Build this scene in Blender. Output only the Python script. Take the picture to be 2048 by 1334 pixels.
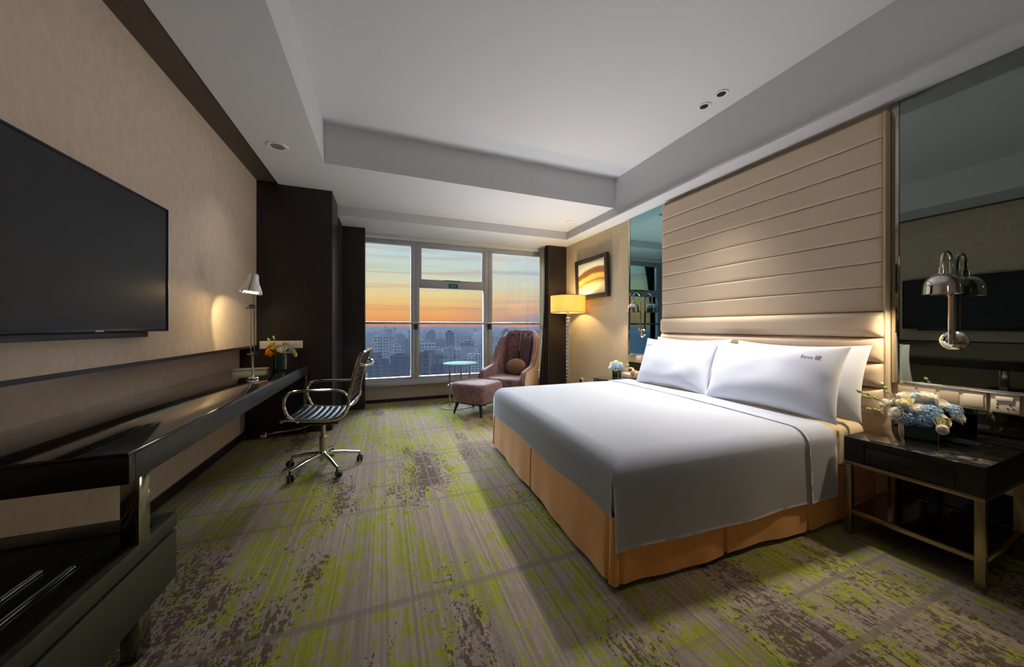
import bpy, bmesh, math, random
from mathutils import Vector, Matrix, noise
from mathutils.bvhtree import BVHTree
random.seed(7)
PI = math.pi
R = math.radians
for o in list(bpy.data.objects):
    bpy.data.objects.remove(o)
SC = bpy.context.scene
COL = SC.collection

# ------------------------------------------------------------------ camera
cam_data = bpy.data.cameras.new('camera')
cam_data.sensor_width = 36.0
cam_data.lens = 669.0 * 36.0 / 2048.0
cam_data.shift_y = -13.0 / 2048.0
cam_data.clip_start = 0.05
cam_data.clip_end = 20000
cam = bpy.data.objects.new('camera', cam_data)
COL.objects.link(cam)
cam.location = (0, 0, 1.2)
cam.rotation_euler = (PI / 2, 0, -math.atan(258.0 / 669.0))
SC.camera = cam
SC.view_settings.view_transform = 'Standard'
SC.view_settings.look = 'None'
SC.view_settings.exposure = 0.0
SC.view_settings.gamma = 1.0
SC.view_settings.use_curve_mapping = False


def lin(r, g, b):
    f = lambda c: (c / 255.0) / 12.92 if c <= 10.3 else (((c / 255.0) + 0.055) / 1.055) ** 2.4
    return (f(r), f(g), f(b), 1.0)


# ------------------------------------------------------------------ node helpers
class NT:
    def __init__(self, tree):
        self.t = tree
        self.n = tree.nodes
        self.n.clear()

    def node(self, kind, **kw):
        nd = self.n.new(kind)
        for k, v in kw.items():
            setattr(nd, k, v)
        return nd

    def link(self, a, b):
        self.t.links.new(a, b)

    def put(self, sock, v):
        if isinstance(v, bpy.types.NodeSocket):
            self.link(v, sock)
        else:
            sock.default_value = v

    def math(self, op, a, b=0.0, c=0.0, clamp=False):
        nd = self.node('ShaderNodeMath', operation=op)
        nd.use_clamp = clamp
        self.put(nd.inputs[0], a)
        self.put(nd.inputs[1], b)
        if len(nd.inputs) > 2:
            self.put(nd.inputs[2], c)
        return nd.outputs[0]

    def mix(self, fac, a, b, mode='MIX'):
        nd = self.node('ShaderNodeMix', data_type='RGBA', blend_type=mode)
        self.put(nd.inputs[0], fac)
        self.put(nd.inputs[6], a)
        self.put(nd.inputs[7], b)
        return nd.outputs[2]

    def ramp(self, fac, stops, interp='LINEAR'):
        nd = self.node('ShaderNodeValToRGB')
        cr = nd.color_ramp
        cr.interpolation = interp
        while len(cr.elements) < len(stops):
            cr.elements.new(0.5)
        for e, (p, c) in zip(cr.elements, stops):
            e.position = p
            e.color = c if len(c) == 4 else (*c, 1)
        self.put(nd.inputs[0], fac)
        return nd.outputs[0]

    def step(self, v, lo, hi):
        nd = self.node('ShaderNodeMapRange')
        nd.clamp = True
        self.put(nd.inputs[0], v)
        nd.inputs[1].default_value = lo
        nd.inputs[2].default_value = hi
        return nd.outputs[0]

    def coord(self, kind='Object'):
        return self.node('ShaderNodeTexCoord').outputs[kind]

    def mapping(self, vec, scale=(1, 1, 1), loc=(0, 0, 0), rot=(0, 0, 0)):
        nd = self.node('ShaderNodeMapping')
        self.link(vec, nd.inputs[0])
        nd.inputs['Scale'].default_value = scale
        nd.inputs['Location'].default_value = loc
        nd.inputs['Rotation'].default_value = rot
        return nd.outputs[0]

    def noise(self, vec, scale=5, detail=2, rough=0.5, dist=0.0):
        nd = self.node('ShaderNodeTexNoise')
        self.link(vec, nd.inputs['Vector'])
        nd.inputs['Scale'].default_value = scale
        nd.inputs['Detail'].default_value = detail
        nd.inputs['Roughness'].default_value = rough
        nd.inputs['Distortion'].default_value = dist
        return nd.outputs[0]

    def xyz(self, vec):
        nd = self.node('ShaderNodeSeparateXYZ')
        self.link(vec, nd.inputs[0])
        return nd.outputs

    def comb(self, x, y, z):
        nd = self.node('ShaderNodeCombineXYZ')
        for i, v in enumerate((x, y, z)):
            self.put(nd.inputs[i], v)
        return nd.outputs[0]


# ------------------------------------------------------------------ world: dusk sky
def build_world():
    w = bpy.data.worlds.new('dusk')
    SC.world = w
    w.use_nodes = True
    t = NT(w.node_tree)
    d = t.coord('Generated')
    x, y, z = t.xyz(d)
    zz = t.math('MAXIMUM', z, 0.0)
    # streaky clouds laid out on a far plane above
    zc = t.math('ADD', zz, 0.10)
    px = t.math('DIVIDE', x, zc)
    py = t.math('DIVIDE', y, zc)
    cv = t.comb(px, py, 0.0)
    n1 = t.noise(t.mapping(cv, (0.9, 0.42, 1), (5.3, 1.7, 0), (0, 0, 0.35)), 1.0, 6, 0.58, 0.4)
    n2 = t.noise(t.mapping(t.comb(x, y, t.math('MULTIPLY', z, 7.0)), (1.6, 1.6, 9.0), (2.1, 0, 3.0)), 1.0, 5, 0.6, 0.6)
    left = t.ramp(zz, [
        (0.0, lin(168, 138, 140)), (0.012, lin(205, 148, 120)), (0.028, lin(240, 160, 98)), (0.055, lin(242, 178, 108)),
        (0.085, lin(238, 204, 140)), (0.12, lin(224, 212, 168)), (0.155, lin(204, 210, 192)), (0.21, lin(190, 206, 208)),
        (0.34, lin(172, 196, 208)), (0.6, lin(170, 190, 210))])
    right = t.ramp(zz, [
        (0.0, lin(140, 140, 160)), (0.02, lin(152, 142, 158)), (0.045, lin(190, 160, 146)), (0.08, lin(206, 186, 158)),
        (0.12, lin(206, 200, 184)), (0.17, lin(196, 204, 206)), (0.24, lin(190, 202, 210)), (0.6, lin(170, 190, 210))])
    # azimuth: 0 towards the west of the view, 1 towards its right
    az = t.math('DIVIDE', x, t.math('MAXIMUM', y, 0.05))
    sky = t.mix(t.step(az, 0.18, 0.50), left, right)
    c1 = t.math('MULTIPLY', t.step(n1, 0.48, 0.64), t.math('ADD', 0.28, t.math('MULTIPLY', t.step(az, 0.05, 0.3), 0.6)))
    peach = t.mix(t.step(zz, 0.02, 0.2), lin(238, 150, 96), lin(250, 214, 184))
    sky = t.mix(t.math('MULTIPLY', c1, 0.78), sky, peach)
    c2 = t.math('MULTIPLY', t.step(n2, 0.52, 0.70), t.math('SUBTRACT', 1.0, t.step(zz, 0.16, 0.30)))
    dusk = t.mix(t.step(az, 0.15, 0.5), lin(196, 140, 118), lin(150, 146, 165))
    sky = t.mix(t.math('MULTIPLY', c2, 0.62), sky, dusk)
    # the open sky well above the view is the brightest part
    high = t.step(zz, 0.30, 0.55)
    sky = t.mix(high, sky, lin(212, 218, 232))
    stren = t.math('ADD', 1.18, t.math('MULTIPLY', high, 58.0))
    bg = t.node('ShaderNodeBackground')
    t.link(sky, bg.inputs[0])
    t.link(stren, bg.inputs[1])
    out = t.node('ShaderNodeOutputWorld')
    t.link(bg.outputs[0], out.inputs[0])


build_world()


# ------------------------------------------------------------------ materials
def mat(name, fn):
    m = bpy.data.materials.new(name)
    m.use_nodes = True
    t = NT(m.node_tree)
    sh = fn(t)
    out = t.node('ShaderNodeOutputMaterial')
    t.link(sh, out.inputs[0])
    return m


def bsdf(t, color, rough=0.5, metal=0.0, bump=None, bstr=0.2, bdist=0.005, spec=0.5, sheen=0.0, coat=0.0, trans=0.0, ior=1.45):
    b = t.node('ShaderNodeBsdfPrincipled')
    t.put(b.inputs['Base Color'], color)
    t.put(b.inputs['Roughness'], rough)
    b.inputs['Metallic'].default_value = metal
    b.inputs['Specular IOR Level'].default_value = spec
    b.inputs['Sheen Weight'].default_value = sheen
    b.inputs['Coat Weight'].default_value = coat
    b.inputs['Coat Roughness'].default_value = 0.03
    b.inputs['Transmission Weight'].default_value = trans
    b.inputs['IOR'].default_value = ior
    if bump is not None:
        bn = t.node('ShaderNodeBump')
        bn.inputs['Strength'].default_value = bstr
        bn.inputs['Distance'].default_value = bdist
        t.link(bump, bn.inputs['Height'])
        t.link(bn.outputs[0], b.inputs['Normal'])
    return b.outputs[0]


def simple(name, c, rough=0.5, metal=0.0, var=0.06, scale=8, **kw):
    def fn(t):
        o = t.coord()
        n = t.noise(o, scale, 3)
        c2 = tuple(min(1, a * (1 + var)) for a in c[:3]) + (1,)
        c1 = tuple(a * (1 - var) for a in c[:3]) + (1,)
        return bsdf(t, t.mix(n, c1, c2), rough, metal, **kw)
    return mat(name, fn)


def m_wallpaper(name, ca, cb):
    def fn(t):
        o = t.coord()
        n = t.noise(t.mapping(o, (1, 1, 0.6)), 26, 6, 0.7)
        v = t.noise(t.mapping(o, (60, 60, 2.0)), 4, 3, 0.6)
        big = t.noise(o, 2.2, 2)
        f = t.math('ADD', t.math('MULTIPLY', n, 0.85), t.math('MULTIPLY', v, 0.15))
        col = t.mix(t.step(f, 0.30, 0.70), ca, cb)
        col = t.mix(t.math('MULTIPLY', t.step(big, 0.35, 0.65), 0.15), col, ca)
        return bsdf(t, col, 0.55, bump=f, bstr=0.25, bdist=0.002)
    return mat(name, fn)


def m_darkwood(name='dark wood', ca=lin(30, 24, 25), cb=lin(44, 36, 36), rough=0.32, grain=(70, 70, 1.5), coat=0.0):
    def fn(t):
        o = t.coord()
        n = t.noise(t.mapping(o, grain), 2.0, 5, 0.65)
        col = t.mix(t.step(n, 0.35, 0.65), ca, cb)
        return bsdf(t, col, rough, bump=n, bstr=0.15, bdist=0.001, coat=coat)
    return mat(name, fn)


def m_carpet():
    def fn(t):
        o = t.coord()
        x, y, z = t.xyz(o)
        # tufts: narrow columns running along the room
        sx = t.math('SNAP', x, 0.011)
        sy = t.math('SNAP', y, 0.034)
        wn = t.node('ShaderNodeTexWhiteNoise', noise_dimensions='3D')
        t.link(t.comb(sx, sy, 0.0), wn.inputs['Vector'])
        cell = wn.outputs['Value']
        wc = t.node('ShaderNodeTexWhiteNoise', noise_dimensions='1D')
        t.link(sx, wc.inputs['W'])
        colr = wc.outputs['Value']
        fine = t.noise(o, 90, 2)
        soft = t.noise(t.mapping(o, (38, 9, 1)), 1.0, 4, 0.7)
        hatx = t.noise(t.mapping(o, (8, 34, 1), (2, 8, 0)), 1.0, 3, 0.6)
        g1 = t.noise(t.mapping(o, (3.0, 1.15, 1), (3, 0, 0)), 1.0, 3, 0.55, 0.2)
        g2 = t.noise(t.mapping(o, (11, 2.4, 1), (0, 7, 0)), 1.0, 3, 0.6)
        g3 = t.noise(t.mapping(o, (2.2, 11, 1), (5, 2, 0)), 1.0, 2, 0.6)
        gs = t.math('ADD', t.math('MULTIPLY', g1, 0.75), t.math('MULTIPLY', g2, 0.62))
        gs = t.math('ADD', gs, t.math('MULTIPLY', g3, 0.38))
        gs = t.math('ADD', gs, t.math('MULTIPLY', soft, 0.80))
        gs = t.math('ADD', gs, t.math('MULTIPLY', hatx, 0.42))
        gs = t.math('ADD', gs, t.math('MULTIPLY', cell, 0.10))
        gs = t.math('ADD', gs, t.math('MULTIPLY', colr, 0.09))
        green_m = t.step(gs, 1.565, 1.65)
        p1 = t.noise(t.mapping(o, (2.2, 0.85, 1), (11, 4, 0)), 1.0, 2, 0.55)
        p2 = t.noise(t.mapping(o, (16, 3.5, 1), (0, 9, 0)), 1.0, 2, 0.6)
        p3 = t.noise(t.mapping(o, (70, 26, 1), (3, 9, 0)), 1.0, 3, 0.65)
        p4 = t.noise(t.mapping(o, (24, 70, 1), (7, 1, 0)), 1.0, 2, 0.6)
        ps = t.math('ADD', t.math('MULTIPLY', p1, 1.25), t.math('MULTIPLY', p2, 0.50))
        ps = t.math('ADD', ps, t.math('MULTIPLY', p3, 1.0))
        ps = t.math('ADD', ps, t.math('MULTIPLY', p4, 0.45))
        ps = t.math('ADD', ps, t.math('MULTIPLY', colr, 0.08))
        plum_m = t.step(ps, 1.79, 1.84)
        base = t.mix(t.math('ADD', t.math('MULTIPLY', fine, 0.6), t.math('MULTIPLY', colr, 0.4)), lin(112, 100, 90), lin(166, 150, 134))
        base = t.mix(t.math('MULTIPLY', t.step(soft, 0.45, 0.6), 0.25), base, lin(100, 90, 80))
        green = t.mix(t.math('ADD', t.math('MULTIPLY', fine, 0.6), t.math('MULTIPLY', colr, 0.4)), lin(100, 106, 20), lin(154, 160, 48))
        plum = t.mix(fine, lin(58, 42, 40), lin(84, 62, 58))
        col = t.mix(t.math('MULTIPLY', green_m, 0.88), base, green)
        # woven grey bars both ways

        def bars(v, per, off, wid, edge):
            f = t.math('FRACT', t.math('ADD', t.math('DIVIDE', v, per), off))
            return t.math('LESS_THAN', t.math('ADD', f, t.math('MULTIPLY', edge, 0.012)), wid)
        lx = t.noise(t.mapping(o, (0.5, 1.3, 1), (0, 3, 0)), 1.0, 1)
        ly = t.noise(t.mapping(o, (1.6, 0.35, 1), (8, 3, 0)), 1.0, 1)
        b5 = t.math('MULTIPLY', t.math('MAXIMUM', bars(x, 0.097, 0.3, 0.09, fine), bars(y, 0.153, 0.1, 0.06, fine)), t.step(g2, 0.45, 0.6))
        b1 = t.math('MULTIPLY', bars(y, 0.83, 0.16, 0.040, fine), 0.85)
        b2 = t.math('MULTIPLY', bars(y, 0.59, 0.43, 0.040, fine), t.step(lx, 0.42, 0.56))
        b3 = t.math('MULTIPLY', bars(x, 0.43, 0.22, 0.042, fine), t.step(ly, 0.40, 0.55))
        b4 = t.math('MULTIPLY', bars(x, 0.29, 0.6, 0.05, fine), t.step(ly, 0.5, 0.6))
        bar = t.math('MAXIMUM', t.math('MAXIMUM', b1, b2), t.math('MULTIPLY', t.math('MAXIMUM', b3, b4), 0.75))
        col = t.mix(t.math('MULTIPLY', b5, 0.38), col, lin(120, 108, 102))
        col = t.mix(t.math('MULTIPLY', bar, 0.80), col, lin(116, 105, 101))
        col = t.mix(t.math('MULTIPLY', t.math('MULTIPLY', plum_m, 0.82), t.math('SUBTRACT', 1.0, t.math('MULTIPLY', bar, 0.7))), col, plum)
        return bsdf(t, col, 0.95, bump=t.noise(o, 260, 2), bstr=0.5, bdist=0.004, spec=0.1)
    return mat('woven carpet', fn)


def m_glass(name, tint=(0.93, 0.97, 0.97, 1), refl=(0.8, 0.8, 0.8, 1)):
    def fn(t):
        tr = t.node('ShaderNodeBsdfTransparent')
        tr.inputs[0].default_value = tint
        gl = t.node('ShaderNodeBsdfGlossy')
        gl.inputs['Roughness'].default_value = 0.01
        gl.inputs['Color'].default_value = refl
        fr = t.node('ShaderNodeFresnel')
        fr.inputs[0].default_value = 1.45
        mx = t.node('ShaderNodeMixShader')
        t.link(fr.outputs[0], mx.inputs[0])
        t.link(tr.outputs[0], mx.inputs[1])
        t.link(gl.outputs[0], mx.inputs[2])
        return mx.outputs[0]
    return mat(name, fn)


def m_mirror(name, c, rough=0.008):
    def fn(t):
        gl = t.node('ShaderNodeBsdfGlossy')
        gl.inputs['Color'].default_value = c
        gl.inputs['Roughness'].default_value = rough
        return gl.outputs[0]
    return mat(name, fn)


def m_emit(name, c, s):
    def fn(t):
        e = t.node('ShaderNodeEmission')
        e.inputs[0].default_value = c
        e.inputs[1].default_value = s
        return e.outputs[0]
    return mat(name, fn)


def m_shade():
    def fn(t):
        o = t.coord()
        x, y, z = t.xyz(o)
        w = t.noise(t.mapping(o, (1, 1, 60)), 30, 2)
        col = t.mix(w, lin(250, 222, 150), lin(255, 236, 176))
        d = t.node('ShaderNodeBsdfDiffuse')
        t.link(col, d.inputs[0])
        tl = t.node('ShaderNodeBsdfTranslucent')
        t.link(col, tl.inputs[0])
        m1 = t.node('ShaderNodeMixShader')
        m1.inputs[0].default_value = 0.5
        t.link(d.outputs[0], m1.inputs[1])
        t.link(tl.outputs[0], m1.inputs[2])
        return m1.outputs[0]
    return mat('lamp shade fabric', fn)


def m_velvet():
    def fn(t):
        o = t.coord()
        n = t.noise(o, 9, 5, 0.7, 1.0)
        f = t.noise(o, 120, 2)
        v = t.math('ADD', t.math('MULTIPLY', n, 0.8), t.math('MULTIPLY', f, 0.2))
        col = t.mix(t.step(v, 0.36, 0.66), lin(98, 66, 74), lin(152, 112, 118))
        return bsdf(t, col, 0.8, bump=f, bstr=0.2, bdist=0.002, sheen=0.6, spec=0.2)
    return mat('plum velvet', fn)


def m_petal(name, c, var=0.06, scale=30):
    def fn(t):
        o = t.coord()
        n = t.noise(o, scale, 3)
        col = t.mix(n, tuple(a * (1 - var) for a in c[:3]) + (1,), tuple(min(1, a * (1 + var)) for a in c[:3]) + (1,))
        d = t.node('ShaderNodeBsdfDiffuse')
        t.link(col, d.inputs[0])
        tl = t.node('ShaderNodeBsdfTranslucent')
        t.link(col, tl.inputs[0])
        m1 = t.node('ShaderNodeMixShader')
        m1.inputs[0].default_value = 0.42
        t.link(d.outputs[0], m1.inputs[1])
        t.link(tl.outputs[0], m1.inputs[2])
        return m1.outputs[0]
    return mat(name, fn)


def m_facade(name, wall, win, sx=6.4, sz=6.2):
    def fn(t):
        o = t.coord()
        x, y, z = t.xyz(o)
        h = t.math('ADD', x, y)
        fx = t.math('FRACT', t.math('DIVIDE', h, sx))
        fz = t.math('FRACT', t.math('DIVIDE', z, sz))
        m = t.math('MULTIPLY', t.math('GREATER_THAN', fx, 0.38), t.math('GREATER_THAN', fz, 0.42))
        n = t.noise(o, 0.05, 2)
        col = t.mix(n, wall, tuple(c * 0.8 for c in wall[:3]) + (1,))
        return bsdf(t, t.mix(m, col, win), 0.9, spec=0.0)
    return mat(name, fn)


def m_ground():
    def fn(t):
        o = t.coord()
        n = t.noise(o, 0.012, 8, 0.7)
        c = t.mix(t.step(n, 0.4, 0.6), lin(12, 16, 18), lin(24, 27, 31))
        return bsdf(t, c, 0.9, spec=0.0)
    return mat('city ground', fn)


def m_haze():
    m = bpy.data.materials.new('evening haze')
    m.use_nodes = True
    t = NT(m.node_tree)
    v = t.node('ShaderNodeVolumeScatter')
    v.inputs['Color'].default_value = (0.62, 0.74, 1.0, 1)
    v.inputs['Density'].default_value = 0.000016
    v.inputs['Anisotropy'].default_value = 0.0
    a = t.node('ShaderNodeVolumeAbsorption')
    a.inputs['Color'].default_value = (0.0, 0.0, 0.0, 1)
    a.inputs['Density'].default_value = 0.00045
    ad = t.node('ShaderNodeAddShader')
    t.link(v.outputs[0], ad.inputs[0])
    t.link(a.outputs[0], ad.inputs[1])
    out = t.node('ShaderNodeOutputMaterial')
    t.link(ad.outputs[0], out.inputs[1])
    return m


def m_painting():
    def fn(t):
        o = t.coord()
        x, y, z = t.xyz(o)          # y runs along the wall, z up, centre at the origin
        w = t.noise(t.mapping(o, (1, 4, 9)), 2.2, 4, 0.6, 0.5)
        h = t.math('ADD', z, t.math('MULTIPLY', t.math('SUBTRACT', w, 0.5), 0.06))
        h = t.math('ADD', h, t.math('MULTIPLY', y, 0.10))
        h = t.math('ADD', h, t.math('MULTIPLY', t.math('MULTIPLY', y, y), 0.35))
        f = t.step(h, -0.20, 0.24)
        col = t.ramp(f, [(0.0, lin(228, 208, 160)), (0.22, lin(226, 196, 132)), (0.30, lin(196, 152, 84)), (0.36, lin(120, 92, 70)),
                         (0.42, lin(212, 166, 70)), (0.54, lin(224, 176, 60)), (0.60, lin(132, 84, 44)), (0.72, lin(112, 72, 46)),
                         (0.79, lin(150, 110, 70)), (0.82, lin(214, 204, 172)), (1.0, lin(192, 196, 178))])
        return bsdf(t, col, 0.6, bump=w, bstr=0.3)
    return mat('oil landscape', fn)


M = {}
M['paper'] = m_wallpaper('beige textured wallpaper', lin(194, 174, 154), lin(218, 198, 177))
M['paper_r'] = m_wallpaper('cream textured wallpaper', lin(178, 160, 132), lin(200, 182, 154))
M['white'] = simple('ceiling paint', lin(206, 206, 209), 0.8, var=0.02, scale=2)
M['sillwall'] = simple('lower wall paint', lin(176, 164, 152), 0.7, var=0.04)
M['recess'] = m_darkwood('brown ceiling strip', lin(72, 60, 52), lin(84, 72, 62), 0.5)
M['wood'] = m_darkwood()
M['wood2'] = m_darkwood('ribbed black wood', lin(22, 21, 19), lin(40, 38, 33), 0.35, (70, 70, 1.5))
M['deskglass'] = m_darkwood('black glass top', lin(20, 18, 17), lin(26, 24, 22), 0.12, (6, 6, 6), coat=1.0)
M['apron'] = m_darkwood('desk edge wood', lin(40, 38, 34), lin(58, 55, 50), 0.45, (110, 110, 1.2))
M['greenwood'] = m_darkwood('bench front wood', lin(46, 46, 38), lin(62, 62, 50), 0.35, (90, 90, 1.2))
M['carpet'] = m_carpet()
M['chrome'] = simple('polished chrome', (0.74, 0.73, 0.70, 1), 0.07, 1.0, var=0.02)
M['darkreflchrome'] = simple('chrome with dark reflections', (0.30, 0.28, 0.24, 1), 0.12, 1.0, var=0.04)  # chrome darkened: its dark reflections are put into the colour
M['steel'] = simple('brushed steel', (0.5, 0.46, 0.38, 1), 0.25, 1.0, var=0.05)
M['brass'] = simple('bronze tone frame metal', (0.42, 0.33, 0.22, 1), 0.28, 1.0, var=0.06)
M['alu'] = simple('window aluminium', lin(176, 178, 184), 0.4, 0.25, var=0.03)
M['glass'] = m_glass('window glass')
M['vglass'] = m_glass('vase glass', (0.72, 0.86, 0.84, 1), (1, 1, 1, 1))
M['water'] = simple('green lined vase filling', lin(44, 104, 90), 0.12, var=0.2, scale=30)
M['waterb'] = simple('grey lined vase filling', lin(112, 124, 120), 0.12, var=0.2, scale=30)
M['mirror'] = m_mirror('smoked mirror', (0.245, 0.285, 0.265, 1))
M['mirror_sky'] = m_mirror('sky tinted smoked mirror', (0.24, 0.42, 0.46, 1))  # teal of the reflected dusk sky is put into the mirror tint
M['bevel'] = m_mirror('mirror bevel', (0.50, 0.48, 0.42, 1), 0.05)
M['blackglass'] = m_mirror('black glass panel', (0.10, 0.11, 0.10, 1), 0.03)
M['leather'] = simple('cream leather', lin(208, 186, 160), 0.42, var=0.03, scale=5)
M['linen'] = simple('white bed linen', lin(222, 226, 236), 0.8, var=0.01, scale=3, sheen=0.1)
M['pillow'] = simple('white pillow cotton', lin(226, 229, 242), 0.8, var=0.01, scale=3, sheen=0.1)
M['sheet'] = simple('cream mattress sheet', lin(222, 204, 170), 0.8, var=0.03)
M['skirt'] = simple('amber bed skirt', lin(232, 162, 84), 0.6, var=0.07, scale=14, sheen=0.3)
M['foot'] = simple('pale bed foot', lin(120, 124, 120), 0.4)
M['velvet'] = m_velvet()
M['tan'] = simple('tan suede', lin(132, 100, 68), 0.7, var=0.1, scale=20)
M['black'] = simple('black plastic', lin(20, 20, 21), 0.4)
M['blackleather'] = simple('black ribbed leather', lin(34, 36, 40), 0.35, var=0.1, scale=20)
M['rubber'] = simple('caster rubber', lin(28, 28, 28), 0.6)
M['tvglass'] = simple('tv screen', lin(32, 34, 42), 0.38, var=0.01, spec=0.35)
M['tvframe'] = simple('tv bezel', lin(40, 48, 56), 0.25, 0.6)
M['logo'] = simple('light logo', lin(170, 175, 180), 0.4)
M['plastic'] = simple('white switch plastic', lin(226, 216, 204), 0.35, var=0.02)
M['plastic2'] = simple('beige switch plastic', lin(196, 176, 156), 0.35, var=0.02)
M['hole'] = simple('dark slot', lin(18, 18, 18), 0.6)
M['green'] = simple('green sticker', lin(14, 112, 86), 0.5, var=0.1, scale=60)
M['greentext'] = simple('pale sticker print', lin(120, 200, 170), 0.5)
M['curtain'] = simple('sheer curtain', lin(196, 190, 174), 0.8, var=0.05)
M['curtaindark'] = simple('dark brown curtain', lin(50, 42, 40), 0.8, var=0.1)
M['lampshade'] = m_shade()
M['bulb'] = m_emit('warm bulb', (1.0, 0.72, 0.32, 1), 40)
M['bulb2'] = m_emit('warm reflector glow', (1.0, 0.80, 0.48, 1), 3.0)
M['frost'] = simple('frosted green lens', lin(120, 132, 122), 0.3)
M['frame'] = simple('dark picture frame', lin(44, 36, 34), 0.35, var=0.3, scale=40)
M['painting'] = m_painting()
M['tabletop'] = simple('frosted glass top', lin(92, 146, 140), 0.7, var=0.04, spec=0.15)
M['leaf'] = simple('leaf green', lin(86, 112, 44), 0.5, var=0.3, scale=30)
M['budgreen'] = simple('pale bud', lin(186, 200, 120), 0.5, var=0.2, scale=60)
M['whiterose'] = m_petal('white rose', lin(248, 246, 240), var=0.05, scale=30)
M['creamrose'] = m_petal('cream yellow rose', lin(246, 240, 212), var=0.08, scale=30)
M['bluehyd'] = m_petal('blue hydrangea', lin(164, 196, 232), var=0.12, scale=50)
M['orangerose'] = m_petal('apricot rose', lin(232, 158, 66), var=0.1, scale=30)
M['yellowrose'] = m_petal('yellow rose', lin(226, 196, 110), var=0.1, scale=30)
M['phone'] = simple('beige telephone plastic', lin(190, 168, 146), 0.35)
M['paperedge'] = simple('folder cover', lin(150, 152, 146), 0.35)
M['text'] = simple('grey embroidery', lin(96, 96, 102), 0.7)
M['fac1'] = m_facade('pale tower facade', lin(40, 45, 52), lin(7, 10, 14))
M['fac2'] = m_facade('grey tower facade', lin(27, 31, 37), lin(8, 12, 18), 7.2, 5.2)
M['fac3'] = m_facade('dark tower facade', lin(14, 18, 26), lin(5, 8, 13), 12.0, 6.4)
M['ground'] = m_ground()
M['haze'] = m_haze()


# ------------------------------------------------------------------ mesh helpers
def link_mesh(name, bm, m, parent=None, smooth=False, world=False):
    if smooth is not False:
        ang = R(smooth if smooth is not True else 35)
        for f in bm.faces:
            f.smooth = True
        for e in bm.edges:
            if len(e.link_faces) == 2:
                e.smooth = e.calc_face_angle(0) < ang
            else:
                e.smooth = True
    me = bpy.data.meshes.new(name)
    bm.normal_update()
    bm.to_mesh(me)
    bm.free()
    o = bpy.data.objects.new(name, me)
    COL.objects.link(o)
    if m is not None:
        me.materials.append(m if not isinstance(m, str) else M[m])
    if parent is not None:
        o.parent = parent
    return o


WORLD_OFF = {}


def thing(name, label, cat, loc=(0, 0, 0), rz=0.0, group=None, world=False):
    """An Empty at the base of a thing. With world=True its parts are written in room coordinates."""
    o = bpy.data.objects.new(name, None)
    COL.objects.link(o)
    o.location = loc
    o.rotation_euler = (0, 0, rz)
    o.empty_display_size = 0.1
    o['label'] = label
    o['category'] = cat
    if group:
        o['group'] = group
    if world:
        WORLD_OFF[o.name] = Vector(loc)
    return o


def tag(o, label, cat, group=None, kind=None):
    o['label'] = label
    o['category'] = cat
    if group:
        o['group'] = group
    if kind:
        o['kind'] = kind
    return o


def part(name, bm, m, parent, smooth=35, label=None):
    root = parent
    while root.parent is not None:
        root = root.parent
    if root.name in WORLD_OFF:
        bmesh.ops.translate(bm, verts=bm.verts, vec=-WORLD_OFF[root.name])
    o = link_mesh(name, bm, m, parent, smooth)
    if label:
        o['label'] = label
    return o


def solo(name, bm, m, label, cat, group=None, smooth=35, origin=None):
    """A thing of one mesh, written in room coordinates, its origin at its own base."""
    vs = [v.co for v in bm.verts]
    if origin is None:
        lo = [min(v[i] for v in vs) for i in range(3)]
        hi = [max(v[i] for v in vs) for i in range(3)]
        origin = ((lo[0] + hi[0]) / 2, (lo[1] + hi[1]) / 2, lo[2])
    bmesh.ops.translate(bm, verts=bm.verts, vec=-Vector(origin))
    o = link_mesh(name, bm, m, None, smooth)
    o.location = origin
    return tag(o, label, cat, group)


def struct(name, bm, m, smooth=False, parent=None):
    o = link_mesh(name, bm, m, parent, smooth)
    if parent is None:
        o['kind'] = 'structure'
    return o


def B():
    return bmesh.new()


def box(bm, x0, x1, y0, y1, z0, z1, bev=0.0, seg=2):
    mt = Matrix.Translation(((x0 + x1) / 2, (y0 + y1) / 2, (z0 + z1) / 2)) @ Matrix.Diagonal((abs(x1 - x0), abs(y1 - y0), abs(z1 - z0), 1))
    r = bmesh.ops.create_cube(bm, size=1.0, matrix=mt)
    if bev > 0:
        es = list({e for v in r['verts'] for e in v.link_edges})
        bmesh.ops.bevel(bm, geom=es, offset=bev, segments=seg, profile=0.5, affect='EDGES')
    return bm


def bx(x0, x1, y0, y1, z0, z1, bev=0.0, seg=2):
    return box(B(), x0, x1, y0, y1, z0, z1, bev, seg)


def frame_of(d):
    d = d.normalized()
    up = Vector((0, 0, 1)) if abs(d.z) < 0.95 else Vector((1, 0, 0))
    a = d.cross(up).normalized()
    b = a.cross(d).normalized()
    return a, b


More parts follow.
